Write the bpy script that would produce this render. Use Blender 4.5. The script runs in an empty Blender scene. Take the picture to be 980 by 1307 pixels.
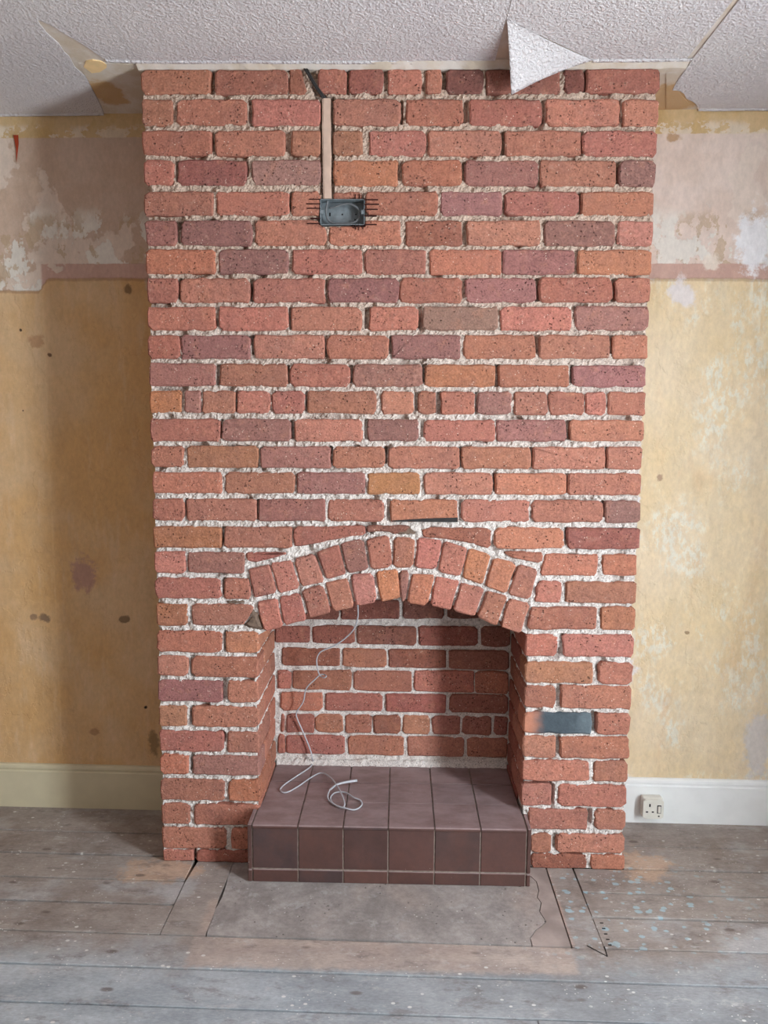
import bpy, bmesh, math, random
import numpy as np
from mathutils import Matrix, Vector
from mathutils.geometry import tessellate_polygon

# ------------------------------------------------------------------ camera, sky, light, exposure
SC = bpy.context.scene
COL = SC.collection
rnd = random.Random(7)
nrng = np.random.RandomState(5)
F = 960.0                                   # focal length in pixels of a 980 x 1307 frame
CX, CD, CZ, PITCH, YAW, ROLL = 0.01268, 2.43654, 1.50365, 0.11385, -0.01966, 0.00732

def _axes():
    cp, sp, cy, sy = math.cos(PITCH), math.sin(PITCH), math.cos(YAW), math.sin(YAW)
    f = np.array([sy * cp, cy * cp, -sp]); r = np.array([cy, -sy, 0.0]); u = np.cross(r, f)
    c, s = math.cos(ROLL), math.sin(ROLL)
    return c * r + s * u, -s * r + c * u, f
AR, AU, AF = _axes()
CAM = np.array([CX, -CD, CZ])
cam = bpy.data.cameras.new('camera'); camo = bpy.data.objects.new('camera', cam); COL.objects.link(camo)
cam.sensor_fit = 'VERTICAL'; cam.sensor_height = 36.0; cam.lens = F / 1307 * 36.0; cam.clip_start = 0.02
camo.matrix_world = Matrix(((AR[0], AU[0], -AF[0], CAM[0]), (AR[1], AU[1], -AF[1], CAM[1]),
                            (AR[2], AU[2], -AF[2], CAM[2]), (0, 0, 0, 1)))
SC.camera = camo

def px(x, y, axis, val):                    # ray through a photo pixel met with a plane of the room
    d = AF * F + AR * (x - 490) - AU * (y - 653.5)
    t = (val - CAM[axis]) / d[axis]
    return CAM + t * d

SKY_STRENGTH = 24.0
w = bpy.data.worlds.new('overcast_sky'); SC.world = w; w.use_nodes = True
bg = w.node_tree.nodes['Background']; bg.inputs[0].default_value = (0.86, 0.94, 1.0, 1); bg.inputs[1].default_value = SKY_STRENGTH

XL, XR, YF, ZC = -2.05, 1.9, -3.9, 2.60     # room: left wall, right wall, front wall, ceiling
SK = 0.0155                                 # the back wall and the boards run slightly out of square
WIN_R = (-2.12, -1.52, 0.28, 2.28)           # y0, y1, z0, z1 of the side window
def portal(name, loc, rot, sx, sy):
    l = bpy.data.lights.new(name, 'AREA'); l.shape = 'RECTANGLE'; l.size = sx; l.size_y = sy
    l.cycles.is_portal = True
    o = bpy.data.objects.new(name, l); COL.objects.link(o); o.location = loc; o.rotation_euler = rot
portal('daylight_portal_side', (XR + 0.10, (WIN_R[0] + WIN_R[1]) / 2, (WIN_R[2] + WIN_R[3]) / 2), (0, math.pi / 2, 0), WIN_R[3] - WIN_R[2], WIN_R[1] - WIN_R[0])
vs = SC.view_settings
vs.view_transform = 'Standard'; vs.look = 'None'; vs.gamma = 1.0; vs.use_curve_mapping = False
vs.exposure = 1.35

# ------------------------------------------------------------------ materials
def lin(r, g, b):
    f = lambda c: (c / 255 / 12.92) if c / 255 <= 0.04045 else ((c / 255 + 0.055) / 1.055) ** 2.4
    return (f(r), f(g), f(b), 1.0)

class Mat:
    def __init__(s, name):
        s.m = bpy.data.materials.new(name); s.m.use_nodes = True; s.t = s.m.node_tree; s.t.nodes.clear()
        s.out = s.t.nodes.new('ShaderNodeOutputMaterial')
        s.geo = s.t.nodes.new('ShaderNodeNewGeometry'); s.pos = s.geo.outputs['Position']
        sp = s.t.nodes.new('ShaderNodeSeparateXYZ'); s.t.links.new(s.pos, sp.inputs[0])
        s.x, s.y, s.z = sp.outputs
    def put(s, inp, v):
        if isinstance(v, bpy.types.NodeSocket): s.t.links.new(v, inp)
        else: inp.default_value = v
    def node(s, typ): return s.t.nodes.new(typ)
    def math(s, op, a, b=0.0, c=0.0):
        n = s.node('ShaderNodeMath'); n.operation = op
        for i, v in zip(n.inputs, (a, b, c)): s.put(i, v)
        return n.outputs[0]
    def add(s, a, b): return s.math('ADD', a, b)
    def mul(s, a, b): return s.math('MULTIPLY', a, b)
    def mix(s, f, a, b, mode='MIX'):
        n = s.node('ShaderNodeMix'); n.data_type = 'RGBA'; n.blend_type = mode
        s.put(n.inputs[0], f); s.put(n.inputs[6], a); s.put(n.inputs[7], b); return n.outputs[2]
    def vec(s, sx, sy, sz, off=(0, 0, 0)):
        n = s.node('ShaderNodeMapping'); s.t.links.new(s.pos, n.inputs[0])
        n.inputs[1].default_value = off; n.inputs[3].default_value = (sx, sy, sz); return n.outputs[0]
    def noise(s, scale, detail=4.0, rough=0.55, v=None, dist=0.0):
        n = s.node('ShaderNodeTexNoise'); s.put(n.inputs['Vector'], v or s.pos)
        n.inputs['Scale'].default_value = scale; n.inputs['Detail'].default_value = detail
        n.inputs['Roughness'].default_value = rough; n.inputs['Distortion'].default_value = dist
        return n.outputs[0]
    def vor(s, scale, v=None, out=0, rand=1.0):
        n = s.node('ShaderNodeTexVoronoi'); s.put(n.inputs['Vector'], v or s.pos)
        n.inputs['Scale'].default_value = scale; n.inputs['Randomness'].default_value = rand; return n.outputs[out]
    def step(s, v, a, b, lo=0.0, hi=1.0):
        n = s.node('ShaderNodeMapRange'); n.interpolation_type = 'SMOOTHSTEP'
        for i, q in zip(n.inputs, (v, a, b, lo, hi)): s.put(i, q)
        return n.outputs[0]
    def lint(s, v, a, b, lo=0.0, hi=1.0):
        n = s.node('ShaderNodeMapRange')
        for i, q in zip(n.inputs, (v, a, b, lo, hi)): s.put(i, q)
        return n.outputs[0]
    def jit(s, v, n, amt): return s.add(v, s.mul(s.add(n, -0.5), amt))
    def band(s, v, a, b, e): return s.mul(s.step(v, a - e, a + e), s.step(v, b - e, b + e, 1.0, 0.0))
    def spot(s, a, ca, ra, b, cb, rb, n, amt, e=0.25):
        da = s.math('DIVIDE', s.add(a, -ca), ra); db = s.math('DIVIDE', s.add(b, -cb), rb)
        d = s.math('SQRT', s.add(s.mul(da, da), s.mul(db, db)))
        return s.step(s.jit(d, n, amt), 1 - e, 1 + e, 1.0, 0.0)
    def bump(s, h, strength=0.5, dist=0.01, normal=None):
        n = s.node('ShaderNodeBump'); n.inputs['Strength'].default_value = strength; n.inputs['Distance'].default_value = dist
        s.put(n.inputs['Height'], h)
        if normal: s.put(n.inputs['Normal'], normal)
        return n.outputs[0]
    def done(s, color, rough=0.9, normal=None, metallic=0.0, spec=0.3):
        p = s.node('ShaderNodeBsdfPrincipled'); s.put(p.inputs['Base Color'], color); s.put(p.inputs['Roughness'], rough)
        p.inputs['Metallic'].default_value = metallic; p.inputs['Specular IOR Level'].default_value = spec
        if normal: s.put(p.inputs['Normal'], normal)
        s.t.links.new(p.outputs[0], s.out.inputs[0]); return s.m

def plain(name, rgb, rough=0.6, metallic=0.0, var=0.12, scale=40):
    g = Mat(name); n = g.noise(scale, 4)
    c = g.mix(g.step(n, 0.35, 0.65), tuple(list(np.array(lin(*rgb)[:3]) * (1 - var)) + [1]), lin(*rgb))
    return g.done(c, rough, g.bump(n, 0.15, 0.002), metallic)

def mat_brick():
    g = Mat('fired_brick')
    oi = g.node('ShaderNodeObjectInfo'); base = oi.outputs['Color']
    n1 = g.noise(9, 4, 0.6); n2 = g.noise(55, 6, 0.7); n3 = g.noise(24, 5, 0.6, g.vec(1, 1, 1, (3, 7, 1))); n4 = g.noise(190, 3, 0.6)
    c = g.mix(g.step(n1, 0.42, 0.72, 0, 0.28), base, lin(128, 92, 88))
    c = g.mix(g.step(n3, 0.52, 0.72, 0, 0.35), c, lin(186, 128, 102))
    c = g.mix(1.0, c, g.lint(n2, 0.3, 0.7, 0.80, 1.18), 'MULTIPLY')
    c = g.mix(1.0, c, g.lint(n4, 0.3, 0.7, 0.74, 1.26), 'MULTIPLY')
    pit = g.mul(g.step(g.vor(78), 0.14, 0.25, 1, 0), g.step(g.noise(13, 3, 0.6, g.vec(1, 1, 1, (9, 2, 4))), 0.49, 0.6))
    pit = g.math('MAXIMUM', pit, g.mul(g.step(g.vor(150, g.vec(1, 1, 1, (7, 7, 3))), 0.16, 0.28, 1, 0), g.step(g.noise(17, 3, 0.6, g.vec(1, 1, 1, (1, 2, 9))), 0.5, 0.6)))
    c = g.mix(g.mul(pit, 0.8), c, lin(58, 32, 28))
    fl = g.mul(g.step(g.vor(95, g.vec(1, 1, 1, (2, 5, 8))), 0.10, 0.2, 1, 0), g.step(g.noise(22, 2, 0.5, g.vec(1, 1, 1, (4, 1, 4))), 0.53, 0.6))
    c = g.mix(g.mul(fl, 0.85), c, lin(228, 206, 188))
    dust = g.step(g.noise(38, 7, 0.75, g.vec(1, 1, 1, (6, 6, 1))), 0.54, 0.74, 0, 0.4)
    c = g.mix(dust, c, lin(206, 168, 150))
    h = g.add(g.add(g.add(g.mul(n2, 0.6), g.mul(n4, 0.35)), g.mul(g.noise(18, 5, 0.6), 0.9)), g.mul(pit, -0.9))
    return g.done(c, 0.92, g.bump(h, 0.8, 0.007))

def mat_blue_brick():
    g = Mat('blue_grey_brick'); oi = g.node('ShaderNodeObjectInfo')
    n2 = g.noise(50, 5, 0.7)
    xx = g.jit(g.x, g.noise(25, 4), 0.07)
    c = g.mix(g.step(xx, 0.452, 0.515), lin(184, 124, 100), lin(70, 80, 87))
    c = g.mix(g.step(xx, 0.58, 0.68), c, lin(104, 116, 122))
    c = g.mix(1.0, c, g.lint(n2, 0.25, 0.75, 0.8, 1.2), 'MULTIPLY')
    return g.done(c, 0.6, g.bump(g.add(n2, g.noise(18, 4)), 0.5, 0.005))

def mat_mortar():
    g = Mat('lime_mortar')
    zz = g.jit(g.z, g.noise(3, 4), 0.7)
    c = g.mix(g.step(zz, 0.9, 2.3), lin(232, 224, 218), lin(208, 184, 166))
    n = g.noise(200, 4, 0.75); n2 = g.noise(20, 5, 0.65)
    c = g.mix(g.step(n2, 0.56, 0.74, 0, 0.6), c, lin(160, 130, 112))
    c = g.mix(g.step(g.noise(11, 4, 0.6, g.vec(1, 1, 1, (5, 3, 9))), 0.62, 0.72, 0, 0.75), c, lin(112, 92, 80))
    c = g.mix(1.0, c, g.lint(n, 0.3, 0.7, 0.56, 1.3), 'MULTIPLY')
    grit = g.mul(g.step(g.vor(120), 0.16, 0.3, 1, 0), g.step(g.noise(40, 2), 0.44, 0.54))
    c = g.mix(g.mul(grit, 0.75), c, lin(96, 70, 58))
    return g.done(c, 0.95, g.bump(g.add(n, g.mul(g.noise(55, 5), 1.2)), 0.8, 0.006))

def mat_wall():
    g = Mat('stripped_wall')
    ax = g.math('ABSOLUTE', g.x)
    nb = g.noise(7, 6, 0.65); nf = g.noise(30, 6, 0.7); nl = g.noise(2.2, 4, 0.6)
    streak = g.noise(6, 7, 0.7, g.vec(3.2, 1, 0.7, (1, 0, 4)))
    # lower: ochre distemper, scraped
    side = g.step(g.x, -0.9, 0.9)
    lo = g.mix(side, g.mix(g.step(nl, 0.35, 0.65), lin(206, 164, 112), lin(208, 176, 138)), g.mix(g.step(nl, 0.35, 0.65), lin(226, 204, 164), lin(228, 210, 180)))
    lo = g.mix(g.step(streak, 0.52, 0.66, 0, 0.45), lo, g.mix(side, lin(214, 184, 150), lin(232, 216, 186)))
    weave = g.mul(g.step(g.noise(60, 5, 0.7, g.vec(1, 1, 0.5)), 0.46, 0.58), g.step(g.noise(4.2, 6, 0.65, g.vec(1, 1, 0.8, (4, 4, 4))), 0.48, 0.60))
    lo = g.mix(g.mul(weave, g.mul(side, 0.75)), lo, lin(230, 228, 214))
    lo = g.mix(g.step(g.noise(5, 4, 0.6, g.vec(1.6, 1, 0.5, (8, 2, 2))), 0.55, 0.75, 0, 0.35), lo, lin(200, 152, 100))
    # pale skim next to the chimney breast
    zfade = g.lint(g.z, 0.2, 2.0, 0.885, 0.865)
    ed = g.step(g.math('SUBTRACT', g.jit(g.jit(g.jit(ax, nb, 0.16), nl, 0.20), nf, 0.05), zfade), -0.012, 0.014, 1, 0)
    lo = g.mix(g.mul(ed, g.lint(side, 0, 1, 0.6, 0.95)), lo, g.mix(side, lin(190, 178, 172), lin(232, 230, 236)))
    # upper: pink-beige plaster
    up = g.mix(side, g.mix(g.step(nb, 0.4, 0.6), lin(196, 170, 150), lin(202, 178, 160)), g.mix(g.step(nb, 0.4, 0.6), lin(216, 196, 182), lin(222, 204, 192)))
    patch = g.step(g.jit(g.noise(3.3, 5, 0.6, g.vec(1, 1, 0.9, (3, 9, 1))), nf, 0.08), 0.545, 0.565)
    up = g.mix(g.mul(patch, 0.7), up, lin(224, 208, 194))
    low_p = g.mul(g.step(g.jit(g.noise(5, 6, 0.65, g.vec(1.2, 1, 0.8, (7, 3, 2))), nf, 0.06), 0.50, 0.52), g.step(g.jit(g.z, nb, 0.2), 2.29, 2.22))
    up = g.mix(g.mul(low_p, 0.9), up, lin(224, 218, 208))
    low_q = g.mul(g.step(g.jit(g.noise(7, 6, 0.65, g.vec(1.2, 1, 0.8, (2, 6, 5))), nf, 0.06), 0.545, 0.56), g.step(g.jit(g.z, nb, 0.2), 2.27, 2.2))
    up = g.mix(g.mul(low_q, 0.7), up, lin(186, 160, 130))
    # picture-rail ghost
    rail = g.mul(g.step(g.jit(g.z, nf, 0.012), 2.08, 2.084, 1, 0), g.step(g.x, -1.305, -1.295))
    rail = g.mul(rail, g.step(g.jit(g.noise(6, 4, 0.6, g.vec(1, 1, 1, (1, 8, 8))), nf, 0.05), 0.66, 0.64))
    up = g.mix(g.mul(rail, 0.95), up, lin(196, 160, 146))
    # band under the ceiling where the cornice came away
    bandc = g.mix(g.step(nb, 0.4, 0.6), lin(200, 168, 118), lin(208, 180, 138))
    bp = g.mul(g.step(g.jit(g.noise(9, 6, 0.7, g.vec(1, 1, 1.4, (5, 5, 3))), nf, 0.05), 0.49, 0.51), g.step(g.jit(g.z, nb, 0.08), 2.575, 2.55))
    bandc = g.mix(g.mul(bp, 0.85), bandc, lin(222, 208, 188))
    zt = g.jit(g.z, nf, 0.008)
    c = g.mix(g.step(zt, 2.517, 2.522), up, bandc)
    zb = g.jit(g.jit(g.z, nf, 0.012), g.noise(2.5, 2), 0.02)
    zb = g.add(zb, g.mul(g.step(g.jit(g.x, nb, 0.12), -1.27, -1.31), 0.045))
    isup = g.step(zb, 2.028, 2.034)
    c = g.mix(isup, lo, c)
    edge = g.band(zb, 2.022, 2.033, 0.004)
    c = g.mix(g.mul(edge, 0.45), c, lin(140, 104, 78))
    nsp = g.noise(22, 6, 0.7, g.vec(1, 1, 1, (3, 3, 5)))
    # smudges, filled holes and torn spots
    for (qx, qy, rx, rz, col, a) in SPOTS:
        p = px(qx, qy, 1, 0.335)
        c = g.mix(g.mul(g.spot(g.x, p[0], rx, g.z, p[2], rz, nsp, 3.2, 0.3), a), c, lin(*col))
    c = g.mix(1.0, c, g.lint(g.noise(75, 5, 0.7, g.vec(1, 1, 0.6)), 0.3, 0.7, 0.90, 1.07), 'MULTIPLY')
    c = g.mix(1.0, c, g.lint(g.noise(11, 6, 0.7, g.vec(1.4, 1, 0.7, (9, 9, 1))), 0.3, 0.7, 0.92, 1.06), 'MULTIPLY')
    h = g.add(g.add(g.mul(isup, 0.6), g.mul(nf, 0.25)), g.mul(patch, 0.15))
    h = g.add(h, g.mul(low_p, 0.3)); h = g.add(h, g.mul(rail, -0.35))
    return g.done(c, 0.92, g.bump(h, 0.6, 0.006))
SPOTS = [(103, 735, 0.045, 0.062, (176, 138, 122), 0.95), (52, 791, 0.018, 0.018, (112, 92, 78), 0.8), (38, 790, 0.013, 0.011, (122, 98, 82), 0.7),
         (155, 793, 0.018, 0.014, (108, 86, 64), 0.8), (183, 906, 0.007, 0.007, (36, 26, 22), 1.0), (194, 950, 0.02, 0.04, (96, 82, 62), 0.6),
         (40, 433, 0.03, 0.025, (168, 124, 88), 0.6), (58, 452, 0.008, 0.007, (100, 70, 50), 0.9), (21, 420, 0.005, 0.005, (50, 36, 30), 0.9),
         (160, 368, 0.012, 0.014, (120, 92, 66), 0.8), (116, 938, 0.018, 0.012, (150, 112, 78), 0.6), (24, 524, 0.006, 0.005, (70, 50, 40), 0.9),
         (841, 609, 0.011, 0.015, (176, 146, 122), 0.9), (876, 807, 0.008, 0.006, (150, 120, 90), 0.8), (858, 177, 0.022, 0.014, (184, 148, 112), 0.9),
         (965, 310, 0.07, 0.10, (236, 236, 238), 0.9), (965, 950, 0.05, 0.13, (214, 208, 204), 0.85), (870, 375, 0.04, 0.05, (226, 220, 222), 0.8),
         (905, 335, 0.03, 0.025, (226, 214, 200), 0.9), (40, 240, 0.02, 0.05, (214, 190, 168), 0.6)]

STAIN = px(134, 116, 2, ZC)
def mat_ceiling_plaster():
    g = Mat('old_ceiling_plaster')
    nb = g.noise(9, 6, 0.65); nf = g.noise(60, 5, 0.7)
    c = g.mix(g.step(nb, 0.42, 0.6), lin(214, 205, 196), lin(204, 190, 172))
    stain = g.add(g.spot(g.x, STAIN[0], 0.055, g.y, STAIN[1], 0.10, nb, 2.5), g.spot(g.x, 0.93, 0.11, g.y, 0.22, 0.13, nb, 2.5))
    c = g.mix(g.math('MINIMUM', stain, 0.8), c, lin(186, 146, 92))
    return g.done(c, 0.95, g.bump(g.add(nb, g.mul(nf, 0.4)), 0.5, 0.006))

def mat_paper():
    g = Mat('textured_ceiling_paper')
    n = g.noise(110, 3, 0.55); v = g.vor(170)
    c = g.mix(g.step(g.noise(2.2, 4), 0.35, 0.65), lin(212, 207, 210), lin(220, 216, 217))
    h = g.add(g.step(n, 0.4, 0.68), g.mul(g.step(v, 0.1, 0.5, 1, 0), 0.35))
    return g.done(c, 0.85, g.bump(h, 0.6, 0.006))

def mat_boards():
    g = Mat('worn_floorboards')
    oi = g.node('ShaderNodeObjectInfo'); off = g.node('ShaderNodeVectorMath'); off.operation = 'ADD'
    cmb = g.node('ShaderNodeCombineXYZ'); g.put(cmb.inputs[0], g.mul(oi.outputs['Random'], 9)); g.put(cmb.inputs[2], g.mul(oi.outputs['Random'], 5))
    mp = g.node('ShaderNodeMapping'); g.put(mp.inputs[0], g.pos); mp.inputs[3].default_value = (1.1, 9, 3)
    g.put(off.inputs[0], mp.outputs[0]); g.put(off.inputs[1], cmb.outputs[0])
    gr = g.noise(2.2, 7, 0.65, off.outputs[0], 0.6); gf = g.noise(9, 6, 0.7, off.outputs[0])
    nb = g.noise(4.5, 6, 0.65); nf = g.noise(28, 6, 0.7)
    c = g.mix(g.step(gr, 0.3, 0.7), lin(150, 140, 134), lin(168, 158, 151))
    c = g.mix(g.step(nb, 0.45, 0.68, 0, 0.6), c, lin(128, 114, 106))
    c = g.mix(g.step(g.noise(3.1, 5, 0.6, g.vec(1, 1.5, 1, (3, 1, 0))), 0.5, 0.68, 0, 0.7), c, lin(184, 184, 186))
    # blue-grey daylight painted into the boards towards the room, lighter on the left
    daylight_tint = g.mul(g.step(g.jit(g.y, nb, 0.35), -0.36, -0.55), 0.75)
    c = g.mix(daylight_tint, c, g.mix(g.step(g.noise(5, 6, 0.65, g.vec(0.6, 1.4, 1, (2, 7, 0))), 0.35, 0.65), g.mix(g.step(g.x, -0.9, 0.7), lin(156, 167, 176), lin(128, 134, 140)), g.mix(g.step(g.x, -0.9, 0.7), lin(190, 199, 206), lin(152, 157, 162))))
    # bare pale wood where the fender stood
    pal = g.mul(g.band(g.jit(g.x, nf, 0.05), -0.575, 0.525, 0.012), g.band(g.jit(g.y, nf, 0.04), -0.505, -0.2, 0.012))
    c = g.mix(g.mul(pal, 0.8), c, g.mix(g.step(gr, 0.35, 0.7), lin(192, 174, 162), lin(172, 152, 142)))
    c = g.mix(g.mul(pal, g.step(nb, 0.45, 0.62, 0, 0.5)), c, lin(160, 150, 146))
    pk = g.mul(g.band(g.jit(g.x, nf, 0.02), 0.44, 0.535, 0.01), g.step(g.y, -0.41, -0.38))
    c = g.mix(g.mul(pk, 0.7), c, lin(196, 162, 146))
    fresh = g.add(g.spot(g.x, -0.78, 0.14, g.y, -0.05, 0.06, g.noise(14, 6, 0.7), 3.0), g.spot(g.x, 0.86, 0.10, g.y, 0.03, 0.09, g.noise(14, 6, 0.7), 3.0))
    c = g.mix(g.mul(fresh, 0.75), c, lin(200, 170, 146))
    # knots and dark marks
    kn = g.mul(g.step(g.vor(5.5, g.vec(1, 2.2, 1, (1, 3, 0))), 0.06, 0.13, 1, 0), 0.7)
    c = g.mix(kn, c, lin(98, 84, 78))
    c = g.mix(g.step(gf, 0.62, 0.78, 0, 0.5), c, lin(104, 92, 86))
    c = g.mix(g.step(g.noise(10, 8, 0.75, g.vec(0.7, 1.6, 1, (5, 8, 2))), 0.52, 0.66, 0, 0.55), c, lin(112, 102, 98))
    c = g.mix(g.step(g.noise(13, 8, 0.78, g.vec(0.8, 1.5, 1, (8, 1, 6))), 0.55, 0.68, 0, 0.6), c, lin(196, 192, 190))
    c = g.mix(1.0, c, g.lint(g.noise(140, 4, 0.7, g.vec(0.5, 1.4, 1)), 0.3, 0.7, 0.84, 1.14), 'MULTIPLY')
    # paint splashes
    wd = g.vec(1, 1.5, 1, (0, 0, 2))
    sp = g.mul(g.step(g.jit(g.vor(21, wd), nf, 0.10), 0.10, 0.15, 1, 0), g.step(g.noise(5, 3, 0.5, g.vec(1, 1, 1, (1, 4, 3))), 0.48, 0.56))
    sp2 = g.mul(g.step(g.vor(60, g.vec(1, 1.4, 1, (4, 2, 0))), 0.10, 0.17, 1, 0), g.step(g.noise(9, 3, 0.5, g.vec(1, 1, 1, (6, 4, 3))), 0.5, 0.58))
    c = g.mix(g.mul(g.math('MAXIMUM', sp, sp2), 0.85), c, lin(222, 220, 216))
    area = g.spot(g.x, 0.74, 0.36, g.y, -0.20, 0.24, nb, 1.2, 0.5)
    bl = g.mul(g.step(g.jit(g.vor(26, g.vec(1, 1.4, 1, (7, 1, 0))), nf, 0.9), 0.20, 0.30, 1, 0), area)
    c = g.mix(g.mul(bl, 0.75), c, lin(168, 198, 210))
    c = g.mix(1.0, c, g.lint(nf, 0.25, 0.75, 0.85, 1.12), 'MULTIPLY')
    return g.done(c, g.lint(nb, 0.3, 0.7, 0.55, 0.8), g.bump(g.add(g.mul(gf, 0.8), g.mul(nf, 0.3)), 0.45, 0.003))

def mat_concrete():
    g = Mat('old_concrete')
    nb = g.noise(6, 6, 0.65); nf = g.noise(45, 6, 0.75)
    c = g.mix(g.step(nb, 0.38, 0.62), lin(146, 138, 134), lin(172, 164, 160))
    c = g.mix(g.step(g.noise(3, 4), 0.5, 0.7, 0, 0.6), c, lin(164, 146, 136))
    pit = g.mul(g.step(g.vor(55), 0.10, 0.2, 1, 0), g.step(g.noise(12, 3, 0.5, g.vec(1, 1, 1, (3, 3, 3))), 0.53, 0.6))
    c = g.mix(g.mul(pit, 0.7), c, lin(70, 58, 54))
    sp = g.mul(g.step(g.vor(48, g.vec(1, 1, 1, (2, 8, 0))), 0.08, 0.14, 1, 0), g.step(g.noise(10, 3), 0.5, 0.58))
    c = g.mix(g.mul(sp, 0.8), c, lin(216, 212, 208))
    c = g.mix(1.0, c, g.lint(nf, 0.3, 0.7, 0.78, 1.2), 'MULTIPLY')
    c = g.mix(g.step(g.noise(15, 7, 0.75, g.vec(1, 1, 1, (8, 8, 8))), 0.54, 0.66, 0, 0.5), c, lin(190, 186, 186))
    return g.done(c, 0.85, g.bump(g.add(nf, g.mul(pit, -1.0)), 0.6, 0.005))

def mat_tile():
    g = Mat('quarry_tile')
    oi = g.node('ShaderNodeObjectInfo')
    n = g.noise(8, 5, 0.6); nf = g.noise(40, 6, 0.7)
    c = g.mix(g.step(n, 0.4, 0.68, 0, 0.6), oi.outputs['Color'], lin(92, 56, 46))
    c = g.mix(1.0, c, g.lint(nf, 0.25, 0.75, 0.8, 1.18), 'MULTIPLY')
    sn = g.node('ShaderNodeSeparateXYZ'); g.t.links.new(g.geo.outputs['Normal'], sn.inputs[0])
    upf = g.step(sn.outputs[2], 0.4, 0.8)
    dust = g.mul(g.step(g.noise(7, 7, 0.7, g.vec(1, 2, 1, (2, 2, 2))), 0.32, 0.68, 0.55, 1.0), g.add(g.mul(upf, 0.72), 0.06))
    c = g.mix(dust, c, lin(172, 150, 150))
    sp = g.mul(g.step(g.vor(40), 0.03, 0.06, 1, 0), g.step(g.noise(9, 2), 0.55, 0.6))
    c = g.mix(sp, c, lin(210, 200, 190))
    return g.done(c, g.lint(n, 0.3, 0.7, 0.42, 0.6), g.bump(nf, 0.2, 0.003), 0, 0.5)

M = dict(brick=mat_brick(), blue=mat_blue_brick(), mortar=mat_mortar(), wall=mat_wall(), cplaster=mat_ceiling_plaster(), paper=mat_paper(),
         boards=mat_boards(), concrete=mat_concrete(), tile=mat_tile(),
         pinkcem=plain('pink_cement', (176, 160, 153), 0.9, 0, 0.3, 9),
         grout=plain('tile_grout', (150, 136, 126), 0.9, 0, 0.3, 60),
         skirting=plain('lit_skirting_gloss', (240, 243, 242), 0.42, 0, 0.05, 12), shaded_skirting=plain('shaded_cream_gloss', (206, 197, 168), 0.45, 0, 0.06, 12),  # right skirting's light and left one's shade are put into the colours
         plaster=plain('plain_plaster', (172, 154, 138), 0.9, 0, 0.1, 4),
         dark=plain('underfloor_dirt', (46, 38, 33), 0.95, 0, 0.4, 30),
         soot=plain('sooty_flue', (58, 44, 38), 0.95, 0, 0.4, 20),
         white_pvc=plain('white_plastic', (226, 224, 214), 0.4, 0, 0.06, 30),
         trunking=plain('painted_capping', (206, 178, 160), 0.5, 0, 0.12, 30),
         flex=plain('grey_white_flex', (190, 192, 198), 0.45, 0, 0.08, 60),
         black=plain('black_cable_sheath', (52, 50, 50), 0.45, 0, 0.2, 60),
         greycable=plain('grey_cable_sheath', (112, 114, 116), 0.5, 0, 0.15, 60),
         steel=plain('galvanised_steel', (128, 136, 140), 0.5, 0.15, 0.25, 45),
         slot=plain('dark_slot', (22, 18, 18), 0.8),
         cut=plain('saw_cut', (58, 26, 22), 0.95),
         red=plain('red_wallpaper', (168, 66, 38), 0.9),
         loose=plain('yellowed_paper', (244, 212, 160), 0.9, 0, 0.08, 30),
         frame=plain('window_paint', (232, 232, 228), 0.4))
gl = Mat('window_glass')
tr = gl.node('ShaderNodeBsdfTransparent'); gs = gl.node('ShaderNodeBsdfGlossy'); gs.inputs['Roughness'].default_value = 0.03
mx = gl.node('ShaderNodeMixShader'); mx.inputs[0].default_value = 0.06
gl.t.links.new(tr.outputs[0], mx.inputs[1]); gl.t.links.new(gs.outputs[0], mx.inputs[2]); gl.t.links.new(mx.outputs[0], gl.out.inputs[0])
M['glass'] = gl.m

# ------------------------------------------------------------------ mesh helpers
BASE = {}
def link(o, parent, loc):
    COL.objects.link(o)
    if parent is not None:
        o.parent = parent
        p = BASE.get(parent.name, (0, 0, 0)); o.location = tuple(a - b for a, b in zip(loc, p))
    else: o.location = loc
    BASE[o.name] = loc
    return o
def obj(name, V, Fc, mat, parent=None, loc=None, color=None, smooth=False):
    if loc is None: loc = BASE[parent.name] if parent is not None else (0, 0, 0)
    me = bpy.data.meshes.new(name)
    V = np.asarray(V, float) - np.array(loc)
    me.from_pydata([tuple(v) for v in V], [], Fc)
    me.materials.append(M[mat])
    bm = bmesh.new(); bm.from_mesh(me); bmesh.ops.recalc_face_normals(bm, faces=bm.faces); bm.to_mesh(me); bm.free()
    if smooth: me.polygons.foreach_set('use_smooth', [True] * len(me.polygons))
    me.update()
    o = bpy.data.objects.new(name, me)
    if color: o.color = color
    return link(o, parent, loc)
def empty(name, loc):
    o = bpy.data.objects.new(name, None); o.empty_display_size = 0.1
    return link(o, None, loc)
def tag(o, label=None, cat=None, group=None, kind=None):
    for k, v in (('label', label), ('category', cat), ('group', group), ('kind', kind)):
        if v: o[k] = v
    return o

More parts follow.
